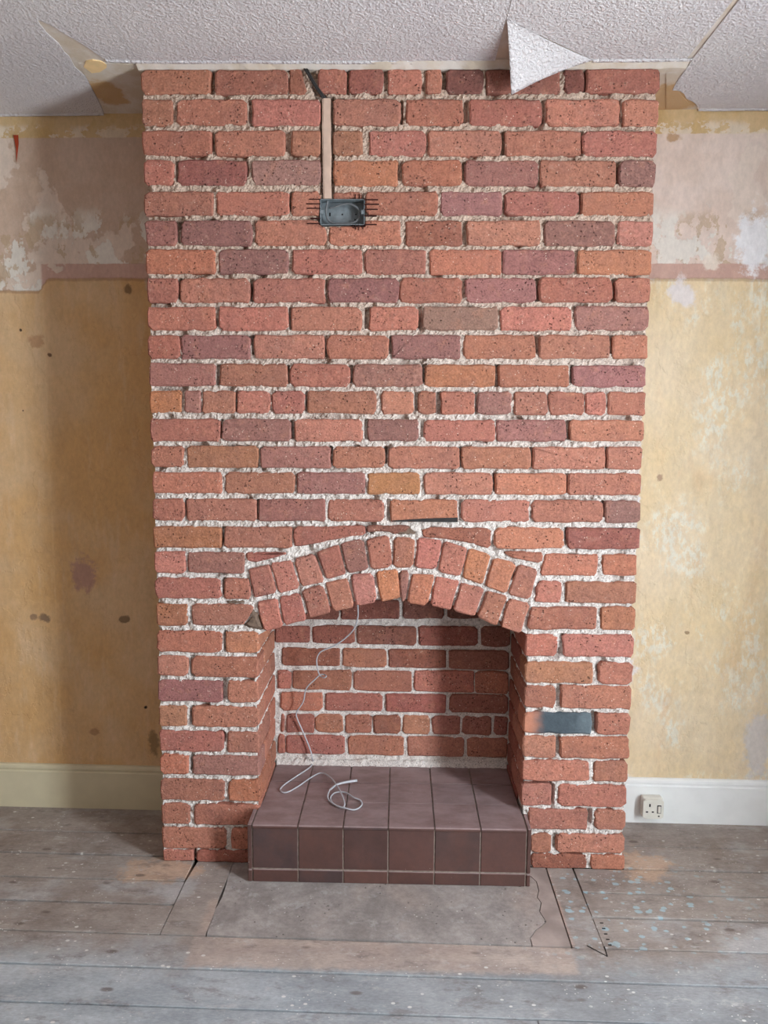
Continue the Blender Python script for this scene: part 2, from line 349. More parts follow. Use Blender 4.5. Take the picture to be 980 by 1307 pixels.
class MB:                                    # collects shapes for one mesh
    def __init__(s): s.V = []; s.F = []
    def raw(s, V, Fc):
        n = len(s.V); s.V += [tuple(v) for v in V]; s.F += [[i + n for i in f] for f in Fc]; return s
    def box(s, x0, x1, y0, y1, z0, z1, bev=0.0, sk=0.0):
        xs = (x0, x1)
        if bev <= 0:
            V = [(x, y - sk * x, z) for z in (z0, z1) for y in (y0, y1) for x in xs]
            return s.raw(V, [(0, 2, 3, 1), (4, 5, 7, 6), (0, 1, 5, 4), (2, 6, 7, 3), (0, 4, 6, 2), (1, 3, 7, 5)])
        bm = bmesh.new(); bmesh.ops.create_cube(bm, size=1.0)
        for v in bm.verts:
            v.co = Vector(((x0 + x1) / 2 + v.co.x * (x1 - x0), (y0 + y1) / 2 + v.co.y * (y1 - y0), (z0 + z1) / 2 + v.co.z * (z1 - z0)))
        bmesh.ops.bevel(bm, geom=list(bm.edges), offset=bev, segments=1, affect='EDGES')
        bm.verts.index_update()
        V = [(v.co.x, v.co.y - sk * v.co.x, v.co.z) for v in bm.verts]; Fc = [[v.index for v in f.verts] for f in bm.faces]; bm.free()
        return s.raw(V, Fc)
    def tube(s, pts, r, n=8, sub=6):
        P = catmull(pts, sub) if sub > 1 else [np.array(p, float) for p in pts]
        rr = [r] * len(P) if not hasattr(r, '__len__') else list(np.interp(np.linspace(0, 1, len(P)), np.linspace(0, 1, len(r)), r))
        V = []; up = np.array([0.3, 0.5, 0.81])
        for i, p in enumerate(P):
            t = P[min(i + 1, len(P) - 1)] - P[max(i - 1, 0)]; t = t / (np.linalg.norm(t) + 1e-9)
            a = np.cross(t, up)
            if np.linalg.norm(a) < 1e-3: a = np.cross(t, (1, 0, 0))
            a /= np.linalg.norm(a); b = np.cross(t, a); up = np.cross(a, t)
            for k in range(n): V.append(p + rr[i] * (math.cos(2 * math.pi * k / n) * a + math.sin(2 * math.pi * k / n) * b))
        Fc = [[i * n + k, i * n + (k + 1) % n, (i + 1) * n + (k + 1) % n, (i + 1) * n + k] for i in range(len(P) - 1) for k in range(n)]
        Fc += [list(range(n)), list(range((len(P) - 1) * n, len(P) * n))]
        return s.raw(V, Fc)
    def prism(s, P, fn, w0, w1):             # P 2-D outline, fn(u, v, w) -> point
        n = len(P); tri = tessellate_polygon([[Vector((u, v, 0)) for u, v in P]])
        V = [fn(u, v, w0) for u, v in P] + [fn(u, v, w1) for u, v in P]
        Fc = [list(t) for t in tri] + [[i + n for i in t] for t in tri] + [[i, (i + 1) % n, n + (i + 1) % n, n + i] for i in range(n)]
        return s.raw(V, Fc)
    def to(s, name, mat, parent=None, **k): return obj(name, s.V, s.F, mat, parent, **k)
def catmull(pts, sub):
    P = [np.array(p, float) for p in pts]; P = [2 * P[0] - P[1]] + P + [2 * P[-1] - P[-2]]; out = []
    for i in range(1, len(P) - 2):
        for k in range(sub):
            t = k / sub; a, b, c, d = P[i - 1:i + 3]
            out.append(0.5 * (2 * b + (c - a) * t + (2 * a - 5 * b + 4 * c - d) * t * t + (3 * b - a - 3 * c + d) * t ** 3))
    return out + [P[-2]]

def vnoise(shape, cell, rng):                # smooth value noise on a grid
    h, wd = shape; gh, gw = int(h / cell) + 3, int(wd / cell) + 3
    g = rng.rand(gh, gw); y = np.arange(h) / cell; x = np.arange(wd) / cell
    yi, xi = y.astype(int), x.astype(int); fy = (y - yi)[:, None]; fx = (x - xi)[None, :]
    fy = fy * fy * (3 - 2 * fy); fx = fx * fx * (3 - 2 * fx)
    a = g[np.ix_(yi, xi)]; b = g[np.ix_(yi, xi + 1)]; c = g[np.ix_(yi + 1, xi)]; d = g[np.ix_(yi + 1, xi + 1)]
    return (a * (1 - fx) + b * fx) * (1 - fy) + (c * (1 - fx) + d * fx) * fy

def inside(P, X, Z):                         # even-odd test, vectorised
    r = np.zeros(X.shape, bool); n = len(P)
    for i in range(n):
        (x0, z0), (x1, z1) = P[i], P[(i + 1) % n]
        if z0 == z1: continue
        c = ((z0 > Z) != (z1 > Z)) & (X < (x1 - x0) * (Z - z0) / (z1 - z0) + x0); r ^= c
    return r

def outline(P, seg, amp, corner):            # broken-edged outline of a brick: chamfered corners, wandering edges
    A = sum(P[i][0] * P[(i + 1) % len(P)][1] - P[(i + 1) % len(P)][0] * P[i][1] for i in range(len(P)))
    if A < 0: P = P[::-1]
    n = len(P); out = []
    for i in range(n):
        p, q = np.array(P[i], float), np.array(P[(i + 1) % n], float)
        d = q - p; L = np.linalg.norm(d)
        if L < 1e-6: continue
        d /= L; nn = np.array([d[1], -d[0]]); cc = min(corner * rnd.uniform(0.4, 2.0), L * 0.3); k = max(1, int(round(L / seg)))
        for j in range(k + 1):
            t = cc + (L - 2 * cc) * j / k
            out.append(p + d * t + nn * rnd.uniform(-amp, amp * 0.7))
    return np.array(out)

def brick(P, fn, depth, parent, color, mat='brick', proud=None, bev=0.005, seg=0.03, amp=0.0026, corner=0.007, name='brick'):
    """P: 2-D outline on the face plane; fn(u, v, w): w = depth into the wall."""
    O = outline([tuple(p) for p in P], seg, amp, corner); n = len(O)
    pr = rnd.uniform(0.0, 0.004) if proud is None else proud
    nxt = np.roll(O, -1, 0) - np.roll(O, 1, 0); nn = np.stack([-nxt[:, 1], nxt[:, 0]], -1); nn /= np.linalg.norm(nn, axis=1)[:, None] + 1e-9
    O = O - nn * 0.0012
    I = O + nn * (bev * (0.7 + 0.6 * nrng.rand(n)))[:, None]
    c = I.mean(0); ta, tb = rnd.uniform(-0.010, 0.010), rnd.uniform(-0.02, 0.02)
    V = [fn(u, v, -pr + ta * (u - c[0]) + tb * (v - c[1])) for u, v in I]
    V += [fn(u, v, -pr + bev * rnd.uniform(0.7, 1.2)) for u, v in O] + [fn(u, v, depth) for u, v in O]
    Fc = [list(range(n))]
    for r in (0, 1): Fc += [[r * n + i, r * n + (i + 1) % n, (r + 1) * n + (i + 1) % n, (r + 1) * n + i] for i in range(n)]
    Fc.append(list(range(2 * n, 3 * n)))
    return obj(name, V, Fc, mat, parent, color=color)

# ------------------------------------------------------------------ the setting: floor
floor = MB().box(XL, XR, YF, 0.42, -0.09, -0.026).to('floor', 'dark'); tag(floor, kind='structure')
GAP = {}
def plank(x0, x1, y0, y1, g=0.0022):
    dz = rnd.uniform(-0.0016, 0.0004)
    ga, gb = (GAP.setdefault(round(q, 3), rnd.choice([0.0036, 0.0044, 0.0052] if q > -0.45 else [0.0024, 0.003, 0.0038])) for q in (y0, y1))
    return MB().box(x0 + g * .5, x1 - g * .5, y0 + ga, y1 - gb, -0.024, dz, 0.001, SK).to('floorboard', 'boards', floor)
YB = [0.345, 0.162, 0.019, -0.121, -0.245, -0.386, -0.522, -0.66]
while YB[-1] > YF + 0.2: YB.append(YB[-1] - 0.138)
YB[-1] = YF
for a, b in zip(YB[:-1], YB[1:]):
    if b > 0.0: plank(XL, -0.800, b, a); plank(0.798, XR, b, a)
    elif b > -0.13: plank(XL, -0.686, b, a if a < 0.01 else 0.019); plank(0.624, XR, b, a)
    elif b > -0.39: plank(XL, -0.684, b, a); plank(0.622, XR, b, a)
    else:
        cut = rnd.uniform(-0.6, 0.6)
        if b > -0.7: plank(XL, XR, b, a)
        else: plank(XL, cut, b, a); plank(cut, XR, b, a)
# margin boards beside the hearth slab (run front to back), with a sprung gap at the left one
def board(P, name='floorboard', mat='boards', z0=-0.024, z1=0.0, parent=None):
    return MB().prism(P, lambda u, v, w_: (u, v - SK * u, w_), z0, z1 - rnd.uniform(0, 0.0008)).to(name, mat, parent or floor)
board([(-0.6825, -0.384), (-0.550, -0.384), (-0.547, -0.30), (-0.551, -0.2), (-0.547, -0.1), (-0.550, 0.015), (-0.668, 0.015), (-0.674, -0.04), (-0.6815, -0.13)])
board([(0.531, -0.383), (0.617, -0.421), (0.622, -0.384), (0.619, 0.014), (0.533, 0.014)])
# concrete hearth slab in front of the fireplace, broken along its edges
crack = [px(x, y, 2, 0.0)[:2] for x, y in ((684, 1125), (687, 1136), (685, 1145), (690, 1152), (688, 1163), (696, 1176), (690, 1182), (683, 1187), (676, 1197))]
crack = [(p[0], p[1] + SK * p[0]) for p in crack]
slab = empty('hearth_slab', (0, -0.2, -0.024)); tag(slab, 'grey concrete slab set in the floorboards before the tiled hearth', 'slab')
left_edge = [(-0.545 + rnd.uniform(-0.004, 0.004), -0.378 + 0.39 * k / 11) for k in range(12)]
front_edge = [(crack[-1][0] - (crack[-1][0] + 0.545) * k / 14, -0.381 + rnd.uniform(-0.003, 0.003)) for k in range(1, 14)]
MB().prism(left_edge + [(0.44, 0.012)] + crack + [(crack[-1][0], -0.381)] + front_edge, lambda u, v, w_: (u, v - SK * u, w_), -0.024, -0.0005).to('slab_body', 'concrete', slab)
MB().prism([(0.446, 0.012), (0.528, 0.012), (0.527, -0.381), (crack[-1][0] + 0.003, -0.381)] + [(a + 0.0028, b) for a, b in crack[::-1]],
           lambda u, v, w_: (u, v - SK * u, w_), -0.024, -0.001).to('slab_edge', 'pinkcem', slab)
# the mitre cut and the sawn slot in the boards at its corner
SL = MB()
for a, b in (((749, 1207), (775, 1221)), ((775, 1221), (771, 1208))):
    p, q = px(*a, 2, 0.0), px(*b, 2, 0.0); d = (q - p) / np.linalg.norm(q - p); n_ = np.array([-d[1], d[0], 0]) * 0.0016
    SL.raw([p - n_, p + n_, q + n_, q - n_] + [v + np.array([0, 0, 0.0006]) for v in (p - n_, p + n_, q + n_, q - n_)],
           [(0, 1, 2, 3), (4, 5, 6, 7), (0, 1, 5, 4), (1, 2, 6, 5), (2, 3, 7, 6), (3, 0, 4, 7)])
for k in range(5):
    p = px(763 + k * 2.6, 1178 + k * 7, 2, 0.0); SL.box(p[0] + 0.006, p[0] + 0.016, p[1] - 0.002, p[1] + 0.002, -0.004, 0.0006)
SL.to('mitre_cut', 'slot', floor)

# ------------------------------------------------------------------ the setting: walls, skirting, windows
yw = lambda x: 0.345 - SK * x                # plaster face of the back wall
V = [(XL, yw(XL), 0), (XR, yw(XR), 0), (XR, yw(XR), ZC + 0.05), (XL, yw(XL), ZC + 0.05)]
V += [(x, 0.56, z) for x, y, z in V]
# the back wall is open behind the chimney breast: two leaves
wb = MB()
for a, b in ((XL, -0.76), (0.76, XR)):
    P4 = [(a, yw(a)), (b, yw(b)), (b, 0.56), (a, 0.56)]
    wb.prism(P4, lambda u, v, w_: (u, v, w_), -0.09, ZC + 0.05)
wb.box(-0.76, 0.76, 0.47, 0.56, -0.09, ZC + 0.05)
tag(wb.to('wall_back', 'wall'), kind='structure')
tag(MB().box(XL - 0.1, XL, YF, 0.56, -0.09, ZC + 0.05).to('wall_left', 'plaster'), kind='structure')
y0, y1, z0, z1 = WIN_R
tag(MB().box(XR, XR + 0.1, YF, y0, -0.09, ZC + .05).box(XR, XR + 0.1, y1, 0.56, -0.09, ZC + .05).box(XR, XR + 0.1, y0, y1, -0.09, z0)
    .box(XR, XR + 0.1, y0, y1, z1, ZC + .05).to('wall_right', 'plaster'), kind='structure')
tag(MB().box(XL - .1, XR + .1, YF - 0.1, YF, -0.09, ZC + .05).to('wall_front', 'plaster'), kind='structure')
w1 = MB()
for b in ((y0, y0 + .05, z0, z1), (y1 - .05, y1, z0, z1), (y0, y1, z0, z0 + .05), (y0, y1, z1 - .05, z1), (y0, y1, (z0 + z1) / 2 - .02, (z0 + z1) / 2 + .02)):
    w1.box(XR + .02, XR + .07, *b)
w1 = w1.to('window_1', 'frame'); tag(w1, kind='structure')
MB().box(XR + .042, XR + .046, y0 + .05, y1 - .05, z0 + .05, z1 - .05).to('pane', 'glass', w1)

def skirting(name, xa, xb, mat):                  # moulded top: bead, groove, plain face
    prof = [(0.0, 0.0), (-0.017, 0.0), (-0.017, 0.146), (-0.0125, 0.150), (-0.0125, 0.154), (-0.015, 0.159), (-0.0135, 0.168), (-0.008, 0.174), (0.0, 0.175)]
    V = [(x, yw(x) + d, z) for x in (xa, xb) for d, z in prof]; n = len(prof)
    Fc = [[i, (i + 1) % n, n + (i + 1) % n, n + i] for i in range(n)] + [list(range(n)), list(range(n, 2 * n))]
    tag(obj(name, V, Fc, mat), kind='structure')
skirting('baseboard_left', XL, -0.80, 'shaded_skirting'); skirting('baseboard_right', 0.80, XR, 'skirting')

# ------------------------------------------------------------------ the setting: ceiling, its torn paper
ceil = MB().box(XL - .1, XR + .1, YF - .1, 0.56, ZC, ZC + 0.05).to('ceiling', 'cplaster'); tag(ceil, kind='structure')
ZP = ZC - 0.003
cpx = lambda x, y, z=ZP: tuple(px(x, y, 2, z)[:2])
def sheet(P, name='lining_paper', mat='paper', z0=ZP, z1=ZC - 0.0002): return MB().prism(P, lambda u, v, w_: (u, v, w_), z0, z1).to(name, mat, ceil)
def wob(a, b, n, amp): 
    return [(a[0] + (b[0] - a[0]) * k / n + rnd.uniform(-amp, amp), a[1] + (b[1] - a[1]) * k / n + rnd.uniform(-amp, amp)) for k in range(n)]
seamA, seamB = cpx(655, 0)[0] - 0.005, cpx(905, 39)[0]
eL, e0, e1, e2 = cpx(135, 76.5), cpx(176, 78), cpx(500, 78.5), cpx(646, 80)
sx1, sx2 = e0[0], -0.20
wallL = [(x, yw(x) - 0.004 + rnd.uniform(-0.002, 0.002)) for x in np.linspace(cpx(130, 139)[0] - 0.01, XL, 16)]
tearL = [cpx(*p) for p in ((125, 70), (112, 61), (98, 52), (80, 42), (64, 32), (47, 25), (52, 33), (60, 43), (68, 50), (75, 56), (82, 67), (88, 72), (95.5, 86), (102, 92), (109, 98), (116, 111), (124, 126), (130, 138))]
sheet([(XL, YF), (sx1 - .0008, YF), (sx1 - .0008, e0[1]), eL] + tearL + wallL)
sheet([(sx1 + .0008, YF), (sx2 - .0004, YF), (sx2 - .0004, e1[1] - .002), (-.5, e1[1] - .004), (sx1 + .0008, e0[1])])
FA = cpx(652.7, 24); FB = cpx(757, 76.5)
sheet([(sx2 + .0004, YF), (seamA - .001, YF), (seamA - .001, e2[1]), e1, (sx2 + .0004, e1[1] - .002)])
e4 = cpx(880, 75.5); R = [cpx(*p) for p in ((884, 75), (879, 83), (872, 93), (866, 101), (861, 109), (858, 115.5), (862, 115.5), (868, 116.5), (873, 120), (876, 126), (884, 130), (889, 134))]
sheet([(seamA + .001, YF), (seamB - .0004, YF), (seamB - .0004, e4[1] - .003), FB, (FA[0] + .07, FA[1] + .07), (seamA + .001, FA[1])])
wallR = [(x, yw(x) - 0.006 + rnd.uniform(-0.002, 0.002)) for x in np.linspace(R[-1][0] + 0.02, XR, 14)]
sheet([(seamB + .0004, YF), (XR, YF)] + wallR[::-1] + R[::-1])
# curled lower lip of the paper above the bricks
def lip(pts, drop=0.0045, back=0.006, name='paper_lip'):
    V = []
    for i, (a, b) in enumerate(pts):
        k = rnd.uniform(0.8, 1.2)
        V += [(a, b - 0.004, ZP - 0.0002), (a, b + back * .3, ZP - drop * .5 * k), (a, b + back, ZP - drop * k), (a, b + back + 0.001, ZP - drop * .6 * k), (a, b - 0.002, ZP + 0.001)]
    n = len(pts); Fc = [[i * 5 + j, i * 5 + (j + 1) % 5, (i + 1) * 5 + (j + 1) % 5, (i + 1) * 5 + j] for i in range(n - 1) for j in range(5)]
    return obj(name, V, Fc, 'paper', ceil, smooth=True)
lip([(x, np.interp(x, [eL[0], e0[0], e1[0], e2[0]], [eL[1], e0[1], e1[1], e2[1]])) for x in np.linspace(eL[0], seamA, 22)])
lip([(x, np.interp(x, [FB[0], e4[0]], [FB[1], e4[1]])) for x in np.linspace(FB[0], R[0][0], 6)])
lip([(x, y - 0.004) for x, y in wallL], 0.006, 0.004); lip([(x, y - 0.004) for x, y in wallR], 0.006, 0.004)
# ragged plaster fillet left between the paper and the top course
Vf = []
xs = np.linspace(-0.80, 0.87, 60)
for x in xs: Vf += [(x, -0.034, ZC - 0.001), (x, -0.004 + rnd.uniform(-.002, .002), ZC - 0.0145 + rnd.uniform(-.002, .0015)), (x, 0.03, ZC - 0.013), (x, 0.03, ZC)]
obj('plaster_fillet', Vf, [[i * 4 + j, i * 4 + (j + 1) % 4, i * 4 + 4 + (j + 1) % 4, i * 4 + 4 + j] for i in range(59) for j in range(4)] + [[0, 1, 2, 3], [236, 237, 238, 239]], 'cplaster', ceil)
# broken plaster layer in the two corners
def layer(pts, name, mat, t): return sheet([cpx(x, y, ZC) for x, y in pts], name, mat, ZC - t, ZC + 0.001)
layer([(100, 80), (135, 80), (176, 82), (176, 90), (168, 97), (158, 103), (152, 112), (147, 115), (143, 124), (138, 120), (134, 131), (131, 136), (118, 112)], 'broken_plaster', 'cplaster', 0.0022)
layer([(106.5, 84), (110, 77), (118, 75.5), (128, 77), (136, 81), (136, 85), (127, 91), (117, 92)], 'bare_patch', 'loose', 0.0034)
layer([(850, 86), (868, 92), (862, 106), (868, 120), (880, 132), (850, 138)], 'broken_plaster', 'cplaster', 0.0022)

# loose flap of paper hanging from the ceiling seam over the top course
A_ = np.array([seamA + .001, FA[1], ZP]); B_ = np.array([FB[0], FB[1], ZP])
def tip(q):                                  # the torn corner keeps its distance to the fold while it drops
    L = np.linalg.norm(np.array([seamA, e2[1], ZP]) - A_); best = None
    for yy in np.linspace(-0.20, -0.01, 200):
        p = px(q[0], q[1], 1, yy); e = abs(np.linalg.norm(p - A_) - L * 1.0)
        if best is None or e < best[0]: best = (e, p)
    return best[1]
T_ = tip((652.3, 121)); NU, NV = 18, 20
Vp = []
for j in range(NV + 1):
    v = j / NV
    Lp = A_ + (T_ - A_) * v; Lp[2] = ZP + (T_[2] - ZP) * v ** 1.35
    Hp = A_ + (B_ - A_) * v
    Hp = Hp + np.array([0.03, 0.035, 0]) * math.sin(math.pi * v) * 0.6
    for i in range(NU + 1):
        u = i / NU; p = Lp + (Hp - Lp) * u; s_ = (1 - u)
        p[2] = ZP - 0.0004 - (ZP - Lp[2]) * (0.72 * s_ + 0.28 * s_ ** 2.2)
        Vp.append(p)
n1 = NU + 1
Fp = [[j * n1 + i, j * n1 + i + 1, (j + 1) * n1 + i + 1, (j + 1) * n1 + i] for j in range(NV) for i in range(NU)]
flap = obj('ceiling_paper_flap', Vp, Fp, 'paper', None, tuple(A_), smooth=True)
sm = flap.modifiers.new('thickness', 'SOLIDIFY'); sm.thickness = 0.0012
tag(flap, 'loose triangular flap of white textured paper hanging from the ceiling over the top bricks', 'ceiling paper')
# torn red strip of old wallpaper on the left wall
a, b = px(19.5, 172, 1, 0.36), px(20.5, 206, 1, 0.36)
ys = yw(a[0]) - 0.0015
strip = MB().prism([(a[0] - .008, a[2]), (a[0] - .001, (a[2] + b[2]) / 2), (b[0] - .001, b[2]), (b[0] + .004, b[2] + .03), (a[0] + .009, a[2] - .03), (a[0] + .009, a[2])],
                   lambda u, v, w_: (u, ys - w_ + 0.001 - (0.002 if v > a[2] - .05 else 0), v), 0.0, 0.0015)
tag(strip.to('wallpaper_scrap', 'red', None, loc=(b[0], ys, b[2])), 'thin torn scrap of red wallpaper on the upper plaster', 'wallpaper')

# ------------------------------------------------------------------ the brick fireplace
FP = empty('brick_fireplace', (0, 0, 0))
tag(FP, 'exposed red brick chimney breast with arched fireplace opening', 'fireplace')
HW = 0.795; RD = 0.345                       # half width, depth of the recess
XJL, XJR = px(329, 900, 1, 0)[0], px(670, 900, 1, 0)[0]
front = lambda u, v, w_: (u, w_, v)
def fp(x, y): p = px(x, y, 1, 0.0); return (p[0], p[2])
k_ = 360 / 980
ZR = dict(A=(160, 60), B=(500, 60), C=(160, 350), D=(500, 350), E=(160, 620), F=(500, 620), G=(160, 850), H=(500, 850))
def zx(key, X): return ZR[key][0] + k_ * X
def zp(key, X, Y): return (ZR[key][0] + k_ * X, ZR[key][1] + k_ * Y)

TONE = dict(r=(171, 113, 95), o=(177, 116, 90), p=(152, 106, 98), g=(150, 114, 102), d=(152, 97, 82), b=(166, 114, 92), k=(128, 84, 73), l=(180, 122, 105), O=(180, 121, 86))
def tone(c):
    r = np.array(TONE[c], float) * rnd.uniform(0.93, 1.06) + np.array([rnd.uniform(-3, 3), rnd.uniform(-4, 3), rnd.uniform(-4, 3)])
    return lin(*np.clip(r, 10, 250))
ROWL = [(86.4, 119.9), (126.8, 159.2), (166.5, 197.7), (204.3, 235.6), (244.8, 274.1), (281.5, 312.7), (318.2, 349), (355.5, 386), (392.2, 421.3), (427.9, 457.6), (463.9, 492.5), (498.8, 526.3), (534.8, 563), (569.6, 596.1), (602.7, 629.1), (636.5, 664), (672.2, 699), (704.5, 731.3), (737.5, 763.2), (771.3, 798.1), (805.5, 832), (836.7, 862.4), (868, 894.7), (900.7, 926), (932.6, 958.4), (963.1, 987.7), (994.4, 1020.8), (1025.6, 1051.3), (1055.7, 1082.5), (1084.5, 1098)]
ROWR = [(85, 118), (126.8, 160.2), (167.3, 198.8), (205, 237.4), (244.8, 274.9), (282.2, 313.4), (319, 350.2), (354.4, 385.6), (391.1, 421.6), (427.9, 457.6), (466.8, 494), (500.6, 530), (536.6, 563), (571.1, 599), (604.5, 632.1), (639.5, 667), (674.4, 700.8), (708.2, 735), (743.8, 770.6), (775, 804.8), (811, 839.3), (847, 874.2), (877.1, 905.8), (911.7, 938.2), (941.8, 969.4), (973, 998.8), (1003.5, 1030.7), (1034.8, 1060.5), (1066.7, 1089.5), (1092.4, 1113)]
def rowz(i, x):                              # top and bottom pixel of course i at pixel column x
    t = (x - 190) / (830 - 190); (a, b), (c, d) = ROWL[i], ROWR[i]
    return a + (c - a) * t, b + (d - b) * t
# 'key:x0-x1tone' spans read off each course, left to right (key = photo region the x values refer to)
def S(*a): return a
ROWS = [
 S('A', 45, 295, 'r', 312, 563, 'd', 668, 768, 'r', 778, 895, 'd', 'AB', 912, 103, 'r', 'B', 118, 172, 'r', 188, 318, 'k', 328, 583, 'd', 597, 668, 'k', 676, 937, 'd'),
 S('A', 58, 162, 'r', 178, 422, 'r', 440, 678, 'r', 722, 955, 'r', 'B', 48, 248, 'r', 270, 520, 'r', 535, 790, 'r', 803, 925, 'r'),
 S('A', 58, 297, 'r', 312, 552, 'r', 577, 678, 'r', 722, 825, 'b', 'AB', 847, 118, 'r', 'B', 125, 380, 'r', 392, 655, 'r', 663, 920, 'r'),
 S('A', 60, 168, 'r', 182, 422, 'd', 440, 678, 'g', 722, 945, 'o', 'B', 37, 243, 'o', 255, 508, 'p', 515, 778, 'r', 790, 915, 'p'),
 S('A', 72, 305, 'r', 318, 568, 'r', 578, 675, 'r', 'AB', 834, 160, 'r', 'B', 168, 383, 'p', 393, 648, 'r', 658, 910, 'r'),
 S('A', 75, 178, 'p', 193, 440, 'p', 'x', 0, 0, 'r', 'x', 0, 0, 'r', 'B', 48, 243, 'd', 260, 515, 'r', 530, 773, 'p', 785, 910, 'l'),
 S('A', 78, 312, 'o', 325, 565, 'p', 580, 820, 'r', 'AB', 832, 118, 'r', 'B', 132, 380, 'o', 385, 635, 'p', 648, 903, 'o'),
 S('C', 70, 182, 'r', 190, 432, 'r', 443, 692, 'r', 703, 950, 'p', 'D', 28, 243, 'r', 257, 500, 'p', 512, 765, 'r', 777, 893, 'r'),
 S('C', 73, 312, 'r', 325, 565, 'r', 575, 820, 'r', 'CD', 847, 90, 'r', 'D', 108, 368, 'g', 377, 623, 'r', 637, 887, 'p'),
 S('C', 78, 188, 'r', 193, 435, 'p', 448, 692, 'r', 700, 915, 'r', 'CD', 925, 238, 'p', 'D', 248, 497, 'r', 512, 757, 'r', 768, 885, 'r'),
 S('C', 80, 312, 'p', 328, 562, 'r', 572, 780, 'r', 'CD', 790, 105, 'p', 'D', 115, 357, 'o', 370, 617, 'r', 628, 877, 'p'),
 S('C', 85, 192, 'O', 207, 260, 'p', 268, 380, 'r', 388, 502, 'r', 510, 622, 'r', 632, 870, 'r', 'CD', 890, 75, 'r', 'D', 92, 153, 'r', 170, 288, 'r', 297, 415, 'p', 425, 540, 'r', 547, 667, 'r', 672, 742, 'r', 753, 870, 'r'),
 S('C', 88, 328, 'r', 337, 575, 'p', 587, 823, 'r', 'CD', 842, 92, 'p', 'D', 112, 358, 'r', 363, 605, 'p', 620, 865, 'r'),
 S('C', 90, 203, 'r', 215, 460, 'b', 470, 712, 'p', 722, 900, 'r', 'CD', 915, 235, 'b', 'D', 242, 482, 'r', 490, 740, 'r', 750, 862, 'r'),
 S('C', 93, 335, 'r', 347, 588, 'b', 595, 832, 'p', 'CD', 842, 97, 'O', 'D', 112, 350, 'r', 360, 605, 'r', 613, 858, 'r'),
 S('E', 95, 205, 'r', 213, 455, 'r', 462, 695, 'p', 705, 897, 'r', 'EF', 920, 228, 'b', 'F', 240, 477, 'r', 485, 733, 'r', 740, 853, 'p'),
 S('E', 95, 333, 'o', 343, 577, 'r', 'F', 358, 597, 'r', 608, 852, 'd'),
 S('E', 100, 208, 'l', 218, 412, 'p', 'F', 733, 845, 'o'),
 S('E', 102, 330, 'r', 345, 432, 'r', 'F', 603, 840, 'r'),
 S('E', 103, 215, 'o', 'F', 725, 838, 'o'),
 S('E', 107, 335, 'r', 350, 458, 'o', 'F', 467, 573, 'r', 595, 832, 'r'),
 S('E', 108, 218, 'l', 232, 458, 'r', 'F', 465, 697, 'b', 718, 830, 'r'),
 S('E', 115, 335, 'p', 355, 458, 'r', 'F', 465, 568, 'r', 588, 823, 'r'),
 S('E', 115, 213, 'b', 232, 460, 'b', 'F', 465, 693, 's', 710, 820, 'r'),
 S('G', 115, 340, 'r', 355, 460, 'r', 'H', 462, 568, 'r', 585, 817, 'r'),
 S('G', 125, 220, 'o', 235, 458, 'p', 'H', 460, 685, 'r', 702, 812, 'r'),
 S('G', 123, 342, 'r', 358, 460, 'o', 'H', 458, 555, 'l', 578, 807, 'r'),
 S('G', 127, 222, 'r', 240, 455, 'r', 'H', 475, 680, 'r', 705, 803, 'r'),
 S('G', 127, 350, 'r', 368, 460, 'r', 'H', 483, 553, 'r', 573, 800, 'r'),
 S('G', 127, 235, 'r', 248, 458, 'd', 'H', 483, 675, 'd', 690, 797, 'r'),
]
NB = 0; VJ = []
for i, row in enumerate(ROWS):
    key = None; vals = list(row); j = 0; spans = []
    while j < len(vals):
        if isinstance(vals[j], str) and (len(vals[j]) == 2 or vals[j] in 'ABCDEFGHx'): key = vals[j]; j += 1
        if key != 'x': spans.append((zx(key[0], vals[j]), zx(key[-1], vals[j + 1]), vals[j + 2]))
        j += 3
    prev = None
    for x0, x1, c in spans:
        t0, b0 = rowz(i, x0); t1, b1 = rowz(i, x1)
        P = [fp(x0, t0), fp(x1, t1), fp(x1, b1), fp(x0, b0)]
        if i == 0: P[0] = (P[0][0], ZC - 0.013); P[1] = (P[1][0], ZC - 0.013)
        if i == 29: P[2] = (P[2][0], 0.0005); P[3] = (P[3][0], 0.0005)
        if P[0][0] < -0.76: P[0] = (-HW + rnd.uniform(0, .004), P[0][1]); P[3] = (-HW + rnd.uniform(0, .004), P[3][1])
        if P[1][0] > 0.76: P[1] = (HW - rnd.uniform(0, .004), P[1][1]); P[2] = (HW - rnd.uniform(0, .004), P[2][1])
        if i >= 20 and abs(P[1][0] - XJL) < 0.03: P[1] = (XJL + .003, P[1][1]); P[2] = (XJL + .003, P[2][1])
        if i >= 20 and abs(P[0][0] - XJR) < 0.02: P[0] = (XJR - .003, P[0][1]); P[3] = (XJR - .003, P[3][1])
        wid = P[1][0] - P[0][0]
        if prev is not None and 0.004 < P[0][0] - prev[1][0] < 0.03: VJ.append((prev[1][0], P[0][0], P[3][1], P[0][1]))
        prev = P
        corner = P[0][0] < -0.76 or P[1][0] > 0.76 or (i >= 20 and (abs(P[1][0] - XJL) < 0.03 or abs(P[0][0] - XJR) < 0.05))
        dep = 0.215 if (wid < 0.14 and corner) else 0.104
        col = tone(c) if c != 's' else (1, 1, 1, 1)
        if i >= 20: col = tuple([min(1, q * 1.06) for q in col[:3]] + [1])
        brick(P, front, dep, FP, col, 'blue' if c == 's' else 'brick'); NB += 1
